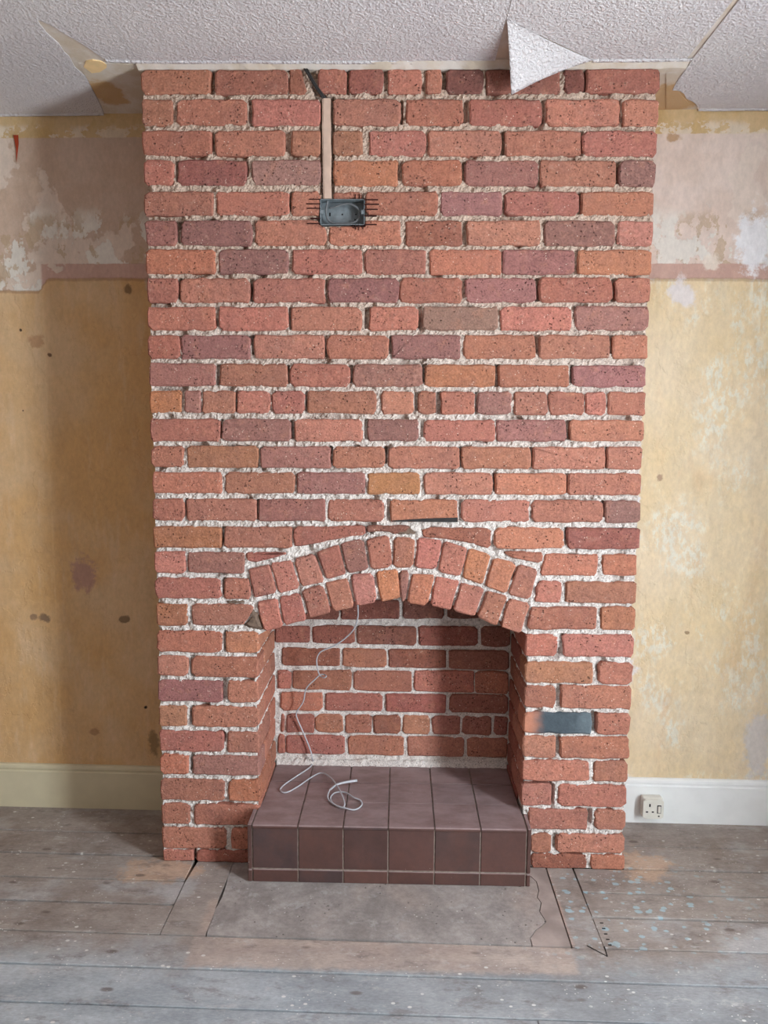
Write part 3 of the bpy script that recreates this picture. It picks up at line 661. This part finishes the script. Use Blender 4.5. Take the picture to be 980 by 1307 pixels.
# courses cut by the wiring box, the arch and the skewbacks: outlines of their own
CUT = [('A', [(570, 70), (606, 70), (634, 163), (570, 163)], 'd'),
       ('A', [(722, 505), (822, 505), (822, 527), (722, 527)], 'r'),
       ('A', [(452, 603), (672, 603), (672, 624), (698, 624), (698, 688), (452, 688)], 'r'),
       ('A', [(708, 624), (834, 624), (834, 603), (956, 603), (956, 688), (708, 688)], 'r'),
       ('E', [(585, 143), (832, 141), (832, 170), (735, 184), (640, 206), (598, 213), (585, 205)], 'd'),
       ('E', [(838, 139), (985, 139), (985, 162), (925, 166), (905, 158), (838, 162)], 'k'),
       ('F', [(105, 146), (345, 148), (343, 217), (270, 198), (185, 183), (105, 178)], 'd'),
       ('E', [(415, 232), (567, 232), (540, 246), (470, 262), (425, 264)], 'd'),
       ('F', [(392, 228), (527, 232), (520, 272), (435, 254), (395, 240)], 'r'),
       ('F', [(532, 238), (718, 240), (712, 312), (514, 312)], 'r'),
       ('F', [(512, 329), (590, 333), (587, 405), (492, 405)], 'r'),
       ('E', [(232, 412), (438, 412), (442, 430), (420, 470), (405, 485), (232, 485)], 'r'),
       ('F', [(482, 422), (712, 424), (708, 499), (470, 500)], 'r')]
for key, P, c in CUT:
    brick([fp(*zp(key, *q)) for q in P], front, 0.104, FP, tone(c)); NB += 1
# slate slips pushed into the joints
for key, P in (('F', [(5, 117), (228, 110), (228, 126), (5, 126)]), ('A', [(722, 0), (0, 0), (0, 0), (0, 0)])):
    if key == 'F':
        p0, p1 = fp(*zp('E', 925, 119)), fp(*zp('F', 228, 127))
        MB().prism([(p0[0], p0[1] - .001), (p0[0] + .1, p0[1] + .006), (p1[0], p1[1] + .016), (p1[0], p1[1] + .001), (p0[0], p1[1] + .001)], front, -0.0042, 0.03).to('slate_slip', 'black', FP)

# the arch: two rings of headers
Z2 = lambda key: (lambda q: fp(*zp(key, *q)))
OUT = [('E', [(428, 290), (500, 272), (525, 370), (447, 390)], 'r'), ('E', [(505, 268), (578, 258), (604, 355), (532, 375)], 'r'), ('E', [(585, 255), (655, 238), (690, 333), (612, 350)], 'l'),
       ('E', [(665, 230), (738, 205), (767, 305), (700, 325)], 'r'), ('E', [(748, 197), (825, 186), (843, 293), (772, 305)], 'p'), ('E', [(838, 186), (915, 172), (925, 280), (852, 290)], 'r'),
       ('F', [(5, 180), (78, 180), (76, 282), (6, 284)], 'r'), ('F', [(90, 182), (175, 190), (154, 293), (80, 283)], 'r'), ('F', [(182, 195), (262, 215), (238, 316), (162, 298)], 'r'),
       ('F', [(270, 215), (345, 240), (315, 343), (246, 318)], 'o'), ('F', [(355, 250), (432, 270), (396, 376), (324, 350)], 'o'), ('F', [(440, 275), (508, 290), (478, 396), (406, 380)], 'r')]
INN = [('E', [(455, 408), (525, 392), (548, 490), (485, 508)], 'r'), ('E', [(532, 387), (603, 371), (630, 466), (552, 487)], 'r'), ('E', [(612, 365), (685, 341), (715, 440), (640, 460)], 'r'),
       ('E', [(694, 337), (770, 324), (797, 422), (724, 440)], 'r'), ('E', [(782, 312), (860, 304), (875, 402), (805, 418)], 'l'), ('E', [(872, 298), (946, 291), (952, 390), (887, 403)], 'O'),
       ('F', [(26, 296), (62, 297), (46, 402), (31, 400)], 'p'), ('F', [(71, 306), (146, 311), (125, 415), (52, 405)], 'o'), ('F', [(152, 316), (232, 331), (205, 432), (136, 418)], 'r'),
       ('F', [(241, 338), (320, 356), (285, 455), (213, 432)], 'r'), ('F', [(330, 366), (400, 386), (365, 487), (298, 455)], 'r'), ('F', [(408, 391), (480, 413), (445, 512), (378, 487)], 'r')]
inner_pts = []
for key, P, c in INN: inner_pts += [fp(*zp(key, *P[3])), fp(*zp(key, *P[2]))]
ends = [(XJL, fp(0, 800)[1])]
soff = sorted(inner_pts); sx = np.array([p[0] for p in soff]); sz = np.array([p[1] for p in soff])
cf = np.polyfit(sx, sz, 2)                   # smooth soffit line through the brick feet
zsof = lambda x, up=0.0: float(np.polyval(cf, x)) + up
arc = [(x, zsof(x, 0.012)) for x in np.linspace(XJL - 0.002, XJR + 0.002, 25)]
arch_core = MB()
arch_core.prism(arc + [(x, zsof(x, 0.17)) for x in np.linspace(XJR + 0.002, XJL - 0.002, 25)], front, 0.012, 0.10)
AP = arch_core.to('arch', 'mortar', FP)
for key, P, c in OUT: brick([fp(*zp(key, *q)) for q in P], front, 0.106, AP, tone(c), proud=rnd.uniform(0.001, 0.005), seg=0.05); NB += 1
for key, P, c in INN: brick([fp(*zp(key, *q)) for q in P], front, 0.106, AP, tone(c), proud=rnd.uniform(0.001, 0.005), seg=0.05); NB += 1

# mortar: rough displaced skin over the whole front, solid core behind it
STEP = 0.0046
NX, NZ = int(2 * 0.788 / STEP), int((ZC - 0.006) / STEP)
gx = np.linspace(-0.788, 0.788, NX); gz = np.linspace(0.0, ZC - 0.006, NZ)
GX, GZ = np.meshgrid(gx, gz)
yy = 0.0066 - 0.010 * (vnoise(GX.shape, 2.2, nrng) - 0.5) - 0.006 * (vnoise(GX.shape, 7, nrng) - 0.5) - 0.0045 * (nrng.rand(*GX.shape) - .5)
gap = vnoise(GX.shape, 11, nrng); yy += np.clip((gap - 0.74) / 0.12, 0, 1) * 0.016
for a, b, c, d in VJ:                        # perished upright joints, hollow along one side
    if rnd.random() < 0.62:
        f_ = rnd.uniform(0.35, 0.75)
        if rnd.random() < 0.7: a = b - (b - a) * f_ - .003; b += .003
        else: b = a + (b - a) * f_ + .003; a -= .003
        t_ = (d - c) * rnd.uniform(0, .25)
        yy[(GX > a) & (GX < b) & (GZ > c + t_) & (GZ < d)] += rnd.uniform(0.010, 0.022)
mask_hole = inside([(XJL, 0), (XJR, 0)] + arc[::-1], GX, GZ)
box0, box1 = fp(408.0, 254.0), fp(465.6, 287.8)
ch = [fp(409, 122), fp(425, 122), fp(426.5, 256), fp(410, 256)]
ch2 = [fp(386, 80), fp(398, 80), fp(417, 125), fp(404, 125)]
inch = inside(ch, GX, GZ) | inside(ch2, GX, GZ); yy[inch] = 0.026 + 0.004 * nrng.rand(inch.sum())
inbox = (GX > box0[0]) & (GX < box1[0]) & (GZ < box0[1]) & (GZ > box1[1]); yy[inbox] = 0.05
yy = np.clip(yy, 0.0008, 0.06)
VX = np.stack([GX, yy, GZ], -1).reshape(-1, 3)
keep = ~(mask_hole[:-1, :-1] | mask_hole[1:, 1:] | mask_hole[:-1, 1:] | mask_hole[1:, :-1])
a_, b_ = np.nonzero(keep); I0 = a_ * NX + b_
FX = np.stack([I0, I0 + 1, I0 + NX + 1, I0 + NX], -1)
used = np.unique(FX); remap = -np.ones(len(VX), int); remap[used] = np.arange(len(used))
mt = MB(); mt.V = [tuple(v) for v in VX[used]]; mt.F = remap[FX].tolist()
mt.box(-0.786, XJL - 0.010, 0.055, 0.47, 0, ZC - 0.002); mt.box(XJR + 0.010, 0.786, 0.055, 0.47, 0, ZC - 0.002)
mt.box(XJL - 0.010, XJR + 0.010, 0.055, 0.47, 1.24, ZC - 0.002)
mt.prism([(XJL - 0.012, 1.245)] + [(x, zsof(min(max(x, XJL), XJR), 0.02)) for x in np.linspace(XJL - 0.012, XJR + 0.012, 21)] + [(XJR + 0.012, 1.245)], front, 0.055, 0.10)
o_ = mt.to('mortar', 'mortar', FP)

# lining of the opening: back and cheeks
def bp(x, y): p = px(x, y, 1, RD); return (p[0], p[2])
backf = lambda u, v, w_: (u, RD + w_, v)
bx, bz = np.linspace(XJL - 0.008, XJR + 0.008, 150), np.linspace(0.0, 1.24, 200)
BX, BZ = np.meshgrid(bx, bz)
by = RD + 0.006 - 0.007 * (vnoise(BX.shape, 2, nrng) - .5) - 0.006 * (vnoise(BX.shape, 5, nrng) - .5); by = np.maximum(by, RD + .001)
bb = MB(); ii = (np.arange(199)[:, None] * 150 + np.arange(149)[None, :]).ravel()
bb.V = [tuple(v) for v in np.stack([BX, by, BZ], -1).reshape(-1, 3)]; bb.F = np.stack([ii, ii + 1, ii + 151, ii + 150], -1).tolist()
BK = bb.to('firebox_back', 'mortar', FP)
xlb, xrb = XJL + 0.004, XJR - 0.004
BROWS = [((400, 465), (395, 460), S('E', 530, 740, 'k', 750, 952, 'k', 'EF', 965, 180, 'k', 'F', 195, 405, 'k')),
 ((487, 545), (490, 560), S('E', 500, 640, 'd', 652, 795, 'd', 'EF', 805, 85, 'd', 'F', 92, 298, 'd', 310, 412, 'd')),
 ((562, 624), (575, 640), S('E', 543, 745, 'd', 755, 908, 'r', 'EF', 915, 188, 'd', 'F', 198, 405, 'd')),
 ((641, 706), (646, 722), S('E', 530, 575, 'r', 583, 785, 'r', 'EF', 795, 68, 'r', 'F', 78, 285, 'r', 290, 405, 'r')),
 ((718, 780), (728, 792), S('E', 540, 685, 'r', 697, 893, 'r', 'EF', 905, 188, 'd', 'F', 200, 403, 'd')),
 ((793, 856), (805, 868), S('E', 540, 552, 'r', 560, 655, 'r', 660, 755, 'r', 765, 855, 'r', 862, 955, 'd', 'EF', 965, 28, 'r', 'F', 38, 133, 'b', 140, 237, 'r', 245, 345, 'r', 355, 403, 'd')),
 ((866, 930), (878, 946), S('E', 530, 553, 'r', 560, 760, 'r', 773, 968, 'r', 'EF', 975, 45, 'r', 'F', 55, 250, 'r', 262, 403, 'r'))]
for (l0, l1), (r0, r1), row in BROWS:
    key = None; vals = list(row); j = 0
    while j < len(vals):
        if isinstance(vals[j], str): key = vals[j]; j += 1
        x0, x1, c = zx(key[0], vals[j]), zx(key[-1], vals[j + 1]), vals[j + 2]; j += 3
        def yz(x, a, b): return 620 + k_ * (a + (b - a) * (x - 357) / (650 - 357))
        P = [bp(x0, yz(x0, l0, r0)), bp(x1, yz(x1, l0, r0)), bp(x1, yz(x1, l1, r1)), bp(x0, yz(x0, l1, r1))]
        P = [(min(max(q[0], xlb), xrb), q[1]) for q in P]
        if P[1][0] - P[0][0] < 0.012: continue
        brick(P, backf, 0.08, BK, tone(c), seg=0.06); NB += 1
zt = bp(500, 620 + k_ * 395)[1] + 0.008
for r in range(2):                           # courses out of sight up behind the arch
    for k in range(4):
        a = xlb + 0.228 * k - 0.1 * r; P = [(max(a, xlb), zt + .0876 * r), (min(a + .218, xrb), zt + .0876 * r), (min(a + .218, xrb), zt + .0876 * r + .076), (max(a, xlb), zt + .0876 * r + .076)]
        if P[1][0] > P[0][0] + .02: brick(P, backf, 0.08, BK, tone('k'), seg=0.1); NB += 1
# cheeks: their rough mortar bed, then the bricks behind the corner bricks of each course
for side, X0 in ((-1, XJL), (1, XJR)):
    cf_ = (lambda X0: lambda u, v, w_: (X0 - w_, u, v))(X0) if side < 0 else (lambda X0: lambda u, v, w_: (X0 + w_, u, v))(X0)
    cy_, cz_ = np.linspace(0.012, RD + 0.01, 56), np.linspace(0, 1.24, 200); CY, CZ_ = np.meshgrid(cy_, cz_)
    cw = 0.0055 - 0.007 * (vnoise(CY.shape, 2, nrng) - .5) - 0.005 * (vnoise(CY.shape, 5, nrng) - .5); cw = np.maximum(cw, 0.0012)
    jm = MB(); ii = (np.arange(199)[:, None] * 56 + np.arange(55)[None, :]).ravel()
    jm.V = [cf_(u, v, q) for u, v, q in zip(CY.ravel(), CZ_.ravel(), cw.ravel())]; jm.F = np.stack([ii, ii + 1, ii + 57, ii + 56], -1).tolist()
    JM = jm.to('firebox_cheek', 'mortar', FP)
    for i in range(18, 30):
        xq = 329 if side < 0 else 670
        t, b = rowz(i, xq); zt_, zb_ = fp(xq, t)[1], fp(xq, b)[1]
        if i == 29: zb_ = 0.002
        if zt_ < 0.2: continue
        row = ROWS[i]; start = 0.010
        if i >= 20:
            n_ = [v for v in row if not isinstance(v, str)]
            wpx = (n_[3] - n_[2]) if side < 0 else (n_[5] - n_[4])
            start = 0.226 if wpx < 140 else 0.114
        if zt_ > zsof(X0) - 0.0: start = 0.114
        segs = [(start, RD - 0.004)] if RD - start < 0.235 else [(start, start + 0.104), (start + 0.114, RD - 0.004)]
        for a, b2 in segs:
            if b2 - a > 0.03: brick([(a, zb_), (b2, zb_), (b2, zt_), (a, zt_)], cf_, 0.07, JM, tone('r' if side < 0 else 'd'), seg=0.08); NB += 1
# returns of the breast towards the wall: coursed bricks seen only from the side
sb = MB()
for i in range(30):
    for side, xq in ((-1, 190), (1, 830)):
        t, b = rowz(i, xq); zt_, zb_ = (fp(xq, t)[1] if i else ZC - .013), (fp(xq, b)[1] if i < 29 else 0.001)
        hdr = (ROWS[i][2] - ROWS[i][1] < 140)
        st = 0.226 if hdr else 0.114
        X_ = side * HW
        sb.box(min(X_, X_ - side * .06), max(X_, X_ - side * .06), st, yw(X_) + .05, zb_, zt_, 0.004)
sb = sb.to('return_brickwork', 'brick', FP, color=lin(165, 96, 78)); sb['kind'] = 'stuff'
# flue throat closed off in the dark
MB().box(XJL - .02, XJR + .02, 0.09, RD + .02, 1.225, 1.239).to('flue_throat', 'soot', FP)
# lumps of dark cement at the left springing of the arch and over a crown brick
def lump(key, pts, d, mat='mortar'):
    Q = [fp(*zp(key, *q)) for q in pts]; c = np.mean(Q, 0); V = [(q[0], 0.012, q[1]) for q in Q]
    m = len(Q); V += [((q[0] + c[0]) / 2 + rnd.uniform(-.002, .002), -d * rnd.uniform(.5, 1.2), (q[1] + c[1]) / 2 + rnd.uniform(-.002, .002)) for q in Q] + [(c[0], -d, c[1])]
    Fc = [[i, (i + 1) % m, m + (i + 1) % m, m + i] for i in range(m)] + [[m + i, m + (i + 1) % m, 2 * m] for i in range(m)]
    return obj('cement_lump', V, Fc, mat, FP)
M['cement'] = plain('dark_cement', (124, 104, 90), 0.95, 0, 0.4, 90)
lump('E', [(440, 418), (462, 440), (482, 500), (455, 506), (420, 498), (405, 488), (425, 468), (444, 440)], 0.004, 'cement')
lump('E', [(340, 402), (380, 396), (420, 400), (425, 408), (380, 412), (340, 410)], 0.0015, 'cement')
lump('F', [(0, 140), (60, 138), (92, 150), (85, 172), (40, 174), (0, 168)], 0.002, 'cement')

# ------------------------------------------------------------------ tiled raised hearth
HZ = 0.2; HY = -0.108
HE = empty('raised_hearth', (0, 0, 0)); tag(HE, 'raised hearth of dark brown quarry tiles in the fireplace opening', 'hearth')
hl, hr = -0.459, 0.441
xj = [hl] + [px(x, 1085, 1, HY)[0] for x in (380.4, 438, 495.3, 554.4, 613.1)] + [hr]
MB().box(hl + .003, hr - .003, HY + 0.003, RD - .006, 0.0, HZ - 0.004).box(-0.4725, hl + .003, HY + .004, -0.006, 0.0, HZ - .004).box(hr - .003, 0.4535, HY + .004, -0.006, 0.0, HZ - .004).to('hearth_bed', 'grout', HE)
def ttone(): 
    k = rnd.uniform(0.88, 1.12); c = rnd.choice([(66, 46, 42), (74, 47, 41), (62, 45, 44), (78, 50, 43)]); return lin(*[q * k for q in c])
g2 = 0.0022
for a, b in zip(xj[:-1], xj[1:]):
    MB().box(a + g2, b - g2, HY, HY + .012, 0.049, HZ - 0.0105, 0.0012).to('front_tile', 'tile', HE, color=ttone())
    MB().box(a + g2, b - g2, HY, HY + .012, 0.001, 0.0435, 0.0012).to('plinth_tile', 'tile', HE, color=ttone())
YT = [HY - 0.004, 0.050, 0.197, RD - .008]
for r in range(3):
    for k in range(6):
        a, b = xj[k] + g2, xj[k + 1] - g2
        if r == 0:
            P = [(YT[0], HZ - .008), (YT[0] + .001, HZ - .003), (YT[0] + .005, HZ - .0005), (YT[0] + .009, HZ), (YT[1] - g2 * .6, HZ), (YT[1] - g2 * .6, HZ - .012), (YT[0] + .002, HZ - .012)]
            MB().prism(P, lambda u, v, w_: (w_, u, v), a, b).to('top_tile', 'tile', HE, color=ttone())
        else:
            if k == 0: a = max(a, XJL + .006)
            if k == 5: b = min(b, XJR - .006)
            MB().box(a, b, YT[r] + g2 * .6, YT[r + 1] - g2 * .6, HZ - .012, HZ - rnd.uniform(0, .0006), 0.001).to('top_tile', 'tile', HE, color=ttone())
for a, b in ((-0.4745, -0.4615), (0.4435, 0.4555)):
    MB().box(a, b, HY - .001, -0.006, 0.046, HZ + .0005, 0.002).to('side_tile', 'tile', HE, color=ttone())
    MB().box(a, b, HY - .001, -0.006, 0.001, 0.0425, 0.002).to('side_tile', 'tile', HE, color=ttone())
# mortar bead along the back of the hearth
bd = MB(); V = []
xs = np.linspace(XJL + .006, XJR - .006, 70)
for x in xs: V += [(x, RD - .014 + rnd.uniform(-.004, .003), HZ - .002), (x, RD - .004, HZ + .016 + rnd.uniform(-.004, .007)), (x, RD + .01, HZ + .02), (x, RD + .01, HZ - .002)]
bd.raw(V, [[i * 4 + j, i * 4 + (j + 1) % 4, i * 4 + 4 + (j + 1) % 4, i * 4 + 4 + j] for i in range(69) for j in range(4)]).to('mortar_bead', 'mortar', HE)

# ------------------------------------------------------------------ wiring
bc = fp(436.8, 287); BX_ = empty('wiring_box', (bc[0], 0.03, bc[1])); tag(BX_, 'grey metal socket back box sunk in the bricks below the cable capping', 'electrical box')
bx0, bx1 = box0[0] + .001, box1[0] - .001; bz1, bz0 = box0[1] - .001, box1[1] + .001; t_ = 0.0018; yf = -0.004; yb = 0.034
MB().box(bx0, bx1, yb, yb + t_, bz0, bz1).box(bx0, bx0 + t_, yf, yb, bz0, bz1).box(bx1 - t_, bx1, yf, yb, bz0, bz1).box(bx0, bx1, yf, yb, bz0, bz0 + t_).box(bx0, bx1, yf, yb, bz1 - t_, bz1).to('steel_box', 'steel', BX_)
zm = (bz0 + bz1) / 2
for xx in (bx0 + t_, bx1 - t_ - .009): MB().box(xx, xx + .009, yf + .001, yf + .003, zm - .006, zm + .006, .0005).to('fixing_lug', 'steel', BX_)
z4 = lambda X, Y, d: px(370 + X * 130 / 739, 75 + Y * 130 / 739, 1, d)
for X, Y, rx, rz in ((290, 1130, 5, 12), (380, 1130, 5, 5), (478, 1130, 6, 4), (472, 1168, 5, 5)):
    c = z4(X, Y, yb); s_ = 130 / 739 * 0.0026
    MB().box(c[0] - rx * s_, c[0] + rx * s_, yb - .0006, yb + .0002, c[2] - rz * s_, c[2] + rz * s_).to('knockout', 'slot', BX_)
MB().tube([z4(275, 1028, .012), z4(268, 1060, .014), z4(262, 1120, .016), z4(275, 1165, .016), z4(310, 1192, .016), z4(390, 1198, .016), z4(460, 1190, .016), z4(498, 1160, .016), z4(505, 1115, .014), z4(480, 1075, .012), z4(430, 1052, .012), z4(370, 1060, .014), z4(320, 1078, .016), z4(288, 1084, .018)], 0.0031, 7, 5).to('coiled_cable', 'greycable', BX_, smooth=True)
cutl = MB()
sc_ = lambda X0, X1, Y: (z4(X0, Y, 0), z4(X1, Y, 0))
for X0, X1, Y in ((140, 222, 1022), (120, 222, 1055), (125, 222, 1088), (150, 222, 1160), (125, 222, 1198), (540, 640, 1025), (540, 648, 1058), (540, 638, 1095), (540, 630, 1140), (540, 630, 1205)):
    a, b = sc_(X0, X1, Y); MB().box(a[0], b[0], -0.0048, 0.003, a[2] - .0016, a[2] + .0016).to('saw_cut', 'cut', BX_)
for X, Ya, Yb in ((475, 985, 1022), (507, 985, 1022), (535, 975, 1022), (462, 1207, 1232), (478, 1207, 1240), (500, 1207, 1245), (530, 1207, 1238)):
    a, b = z4(X, Ya, 0), z4(X, Yb, 0); MB().box(a[0] - .0012, a[0] + .0012, -0.0048, 0.003, b[2], a[2]).to('saw_cut', 'cut', BX_)
# capping strip over the cable, and the two dark cables above it
cp_ = []
Lx = [(235, 290), (236, 420), (233, 490), (238, 700), (240, 880), (243, 1016)]; Rx = [(303, 1016), (300, 940), (298, 880), (301, 700), (297, 600), (298, 480), (294, 420), (296, 290)]
P = [(z4(X, Y, 0)[0], z4(X, Y, 0)[2]) for X, Y in Lx + Rx]
cc_ = empty('cable_capping', (P[5][0], 0.0, P[5][1])); tag(cc_, 'pale plastic cable capping strip chased vertically into the bricks', 'cable cover')
MB().prism(P, lambda u, v, w_: (u, w_, v), -0.002, 0.006).to('capping_strip', 'trunking', cc_)
MB().prism([(u + (0.0035 if k < 6 else -0.0035), v) for k, (u, v) in enumerate(P)], lambda u, v, w_: (u, w_, v), -0.0038, -0.001).to('capping_crown', 'trunking', cc_)
q_ = z4(255, 400, .012); DC = empty('dark_cable', tuple(q_)); tag(DC, 'dark twin cable running slantwise from the ceiling into the pale capping', 'cable')
for dx in (0, 16):
    pts = [z4(88 + dx, 42, .004), z4(97 + dx, 58, -.002), z4(130 + dx * .9, 112, -.005), z4(180 + dx * .7, 195, -.005), z4(236 + dx, 280, -.001), z4(250 + dx, 312, .010), z4(255 + dx, 400, .012)]
    MB().tube(pts, 0.0034, 8, 5).to('cable_core', 'black', DC, smooth=True)

# white flex hanging out of the flue onto the hearth
z3 = [(635, 20), (635, 75), (635, 150), (610, 230), (550, 295), (470, 350), (380, 390), (350, 440), (355, 510), (372, 556), (398, 572), (416, 562), (400, 550), (372, 553), (330, 590), (275, 650), (255, 740), (210, 810), (215, 860), (255, 950), (300, 1060), (318, 1125)]
pts = []
for X, Y in z3:
    yy_ = 0.13 + (0.325 - 0.13) * min(1, max(0, (Y - 75) / 800.0)) ** 0.7
    if (X, Y) == (398, 572) or (X, Y) == (416, 562): yy_ -= 0.02
    pts.append(px(340 + X * 150 / 817, 760 + Y * 150 / 817, 1, yy_))
z1_ = [(435, 165), (415, 195), (340, 245), (260, 300), (232, 335), (270, 350), (340, 315), (420, 260), (485, 228), (540, 250), (590, 310), (625, 380), (635, 430), (610, 445), (560, 415), (548, 380), (580, 350), (640, 350), (690, 380), (735, 400), (742, 430), (700, 458), (640, 448), (580, 430), (540, 402), (530, 370), (542, 335)]
lift = [0, 0, 0, 0, 0, 0, 0, 0, .002, .008, .012, .010, .004, 0, 0, 0, .002, .004, .006, .003, 0, 0, .004, .004, .002, .006, .010]
for (X, Y), l_ in zip(z1_, lift): pts.append(px(310 + X * .2041, 940 + Y * .2041, 2, HZ + .0036 + l_))
FX_ = empty('white_flex', tuple(pts[27])); tag(FX_, 'thin white flex hanging from the flue and coiled on the tiled hearth', 'cable')
MB().tube(pts, 0.0026, 8, 5).to('flex_cord', 'flex', FX_, smooth=True)
e = [px(310 + X * .2041, 940 + Y * .2041, 2, HZ + .010 + q) for X, Y, q in ((542, 335, 0), (570, 312, .004), (600, 296, .006), (655, 284, .006), (712, 275, .003))]
MB().tube(e, [0.0034, 0.0038, 0.004, 0.0046, 0.005], 8, 4).to('stripped_end', 'flex', FX_, smooth=True)

# socket outlet on the right skirting
p = px(833, 1032, 1, yw(0.95) - .05); sxx, szz = p[0], p[2]; ysk = yw(sxx) - 0.017
SO = empty('wall_socket', (sxx, ysk, szz - .045)); tag(SO, 'white switched plug socket mounted on the white skirting', 'socket')
hw = 0.038
MB().box(sxx - hw, sxx + hw, ysk - .030, ysk, szz - .037, szz + .041, .004).to('mounting_box', 'white_pvc', SO)
Pf = [(-hw, -.03), (-hw + .008, -.037), (hw - .008, -.037), (hw, -.03), (hw, .031), (hw - .008, .038), (-hw + .008, .038), (-hw, .031)]
MB().prism([(sxx + a, szz + b) for a, b in Pf], lambda u, v, w_: (u, ysk - w_, v), .0305, .040).to('face_plate', 'white_pvc', SO)
for a, b, wd, hd in ((-.014, .016, .0028, .0060), (-.024, -.010, .0042, .0026), (-.002, -.010, .0042, .0026)):
    MB().box(sxx + a - wd, sxx + a + wd, ysk - .0405, ysk - .039, szz + b - hd, szz + b + hd).to('pin_hole', 'slot', SO)
MB().box(sxx + .013, sxx + .029, ysk - .0403, ysk - .039, szz - .016, szz + .017, .0006).to('switch_surround', 'slot', SO)
MB().box(sxx + .016, sxx + .026, ysk - .0445, ysk - .040, szz - .012, szz + .013, .001).to('switch_rocker', 'white_pvc', SO)
MB().box(sxx + .018, sxx + .024, ysk - .0406, ysk - .039, szz - .029, szz - .024).to('switch_mark', 'slot', SO)
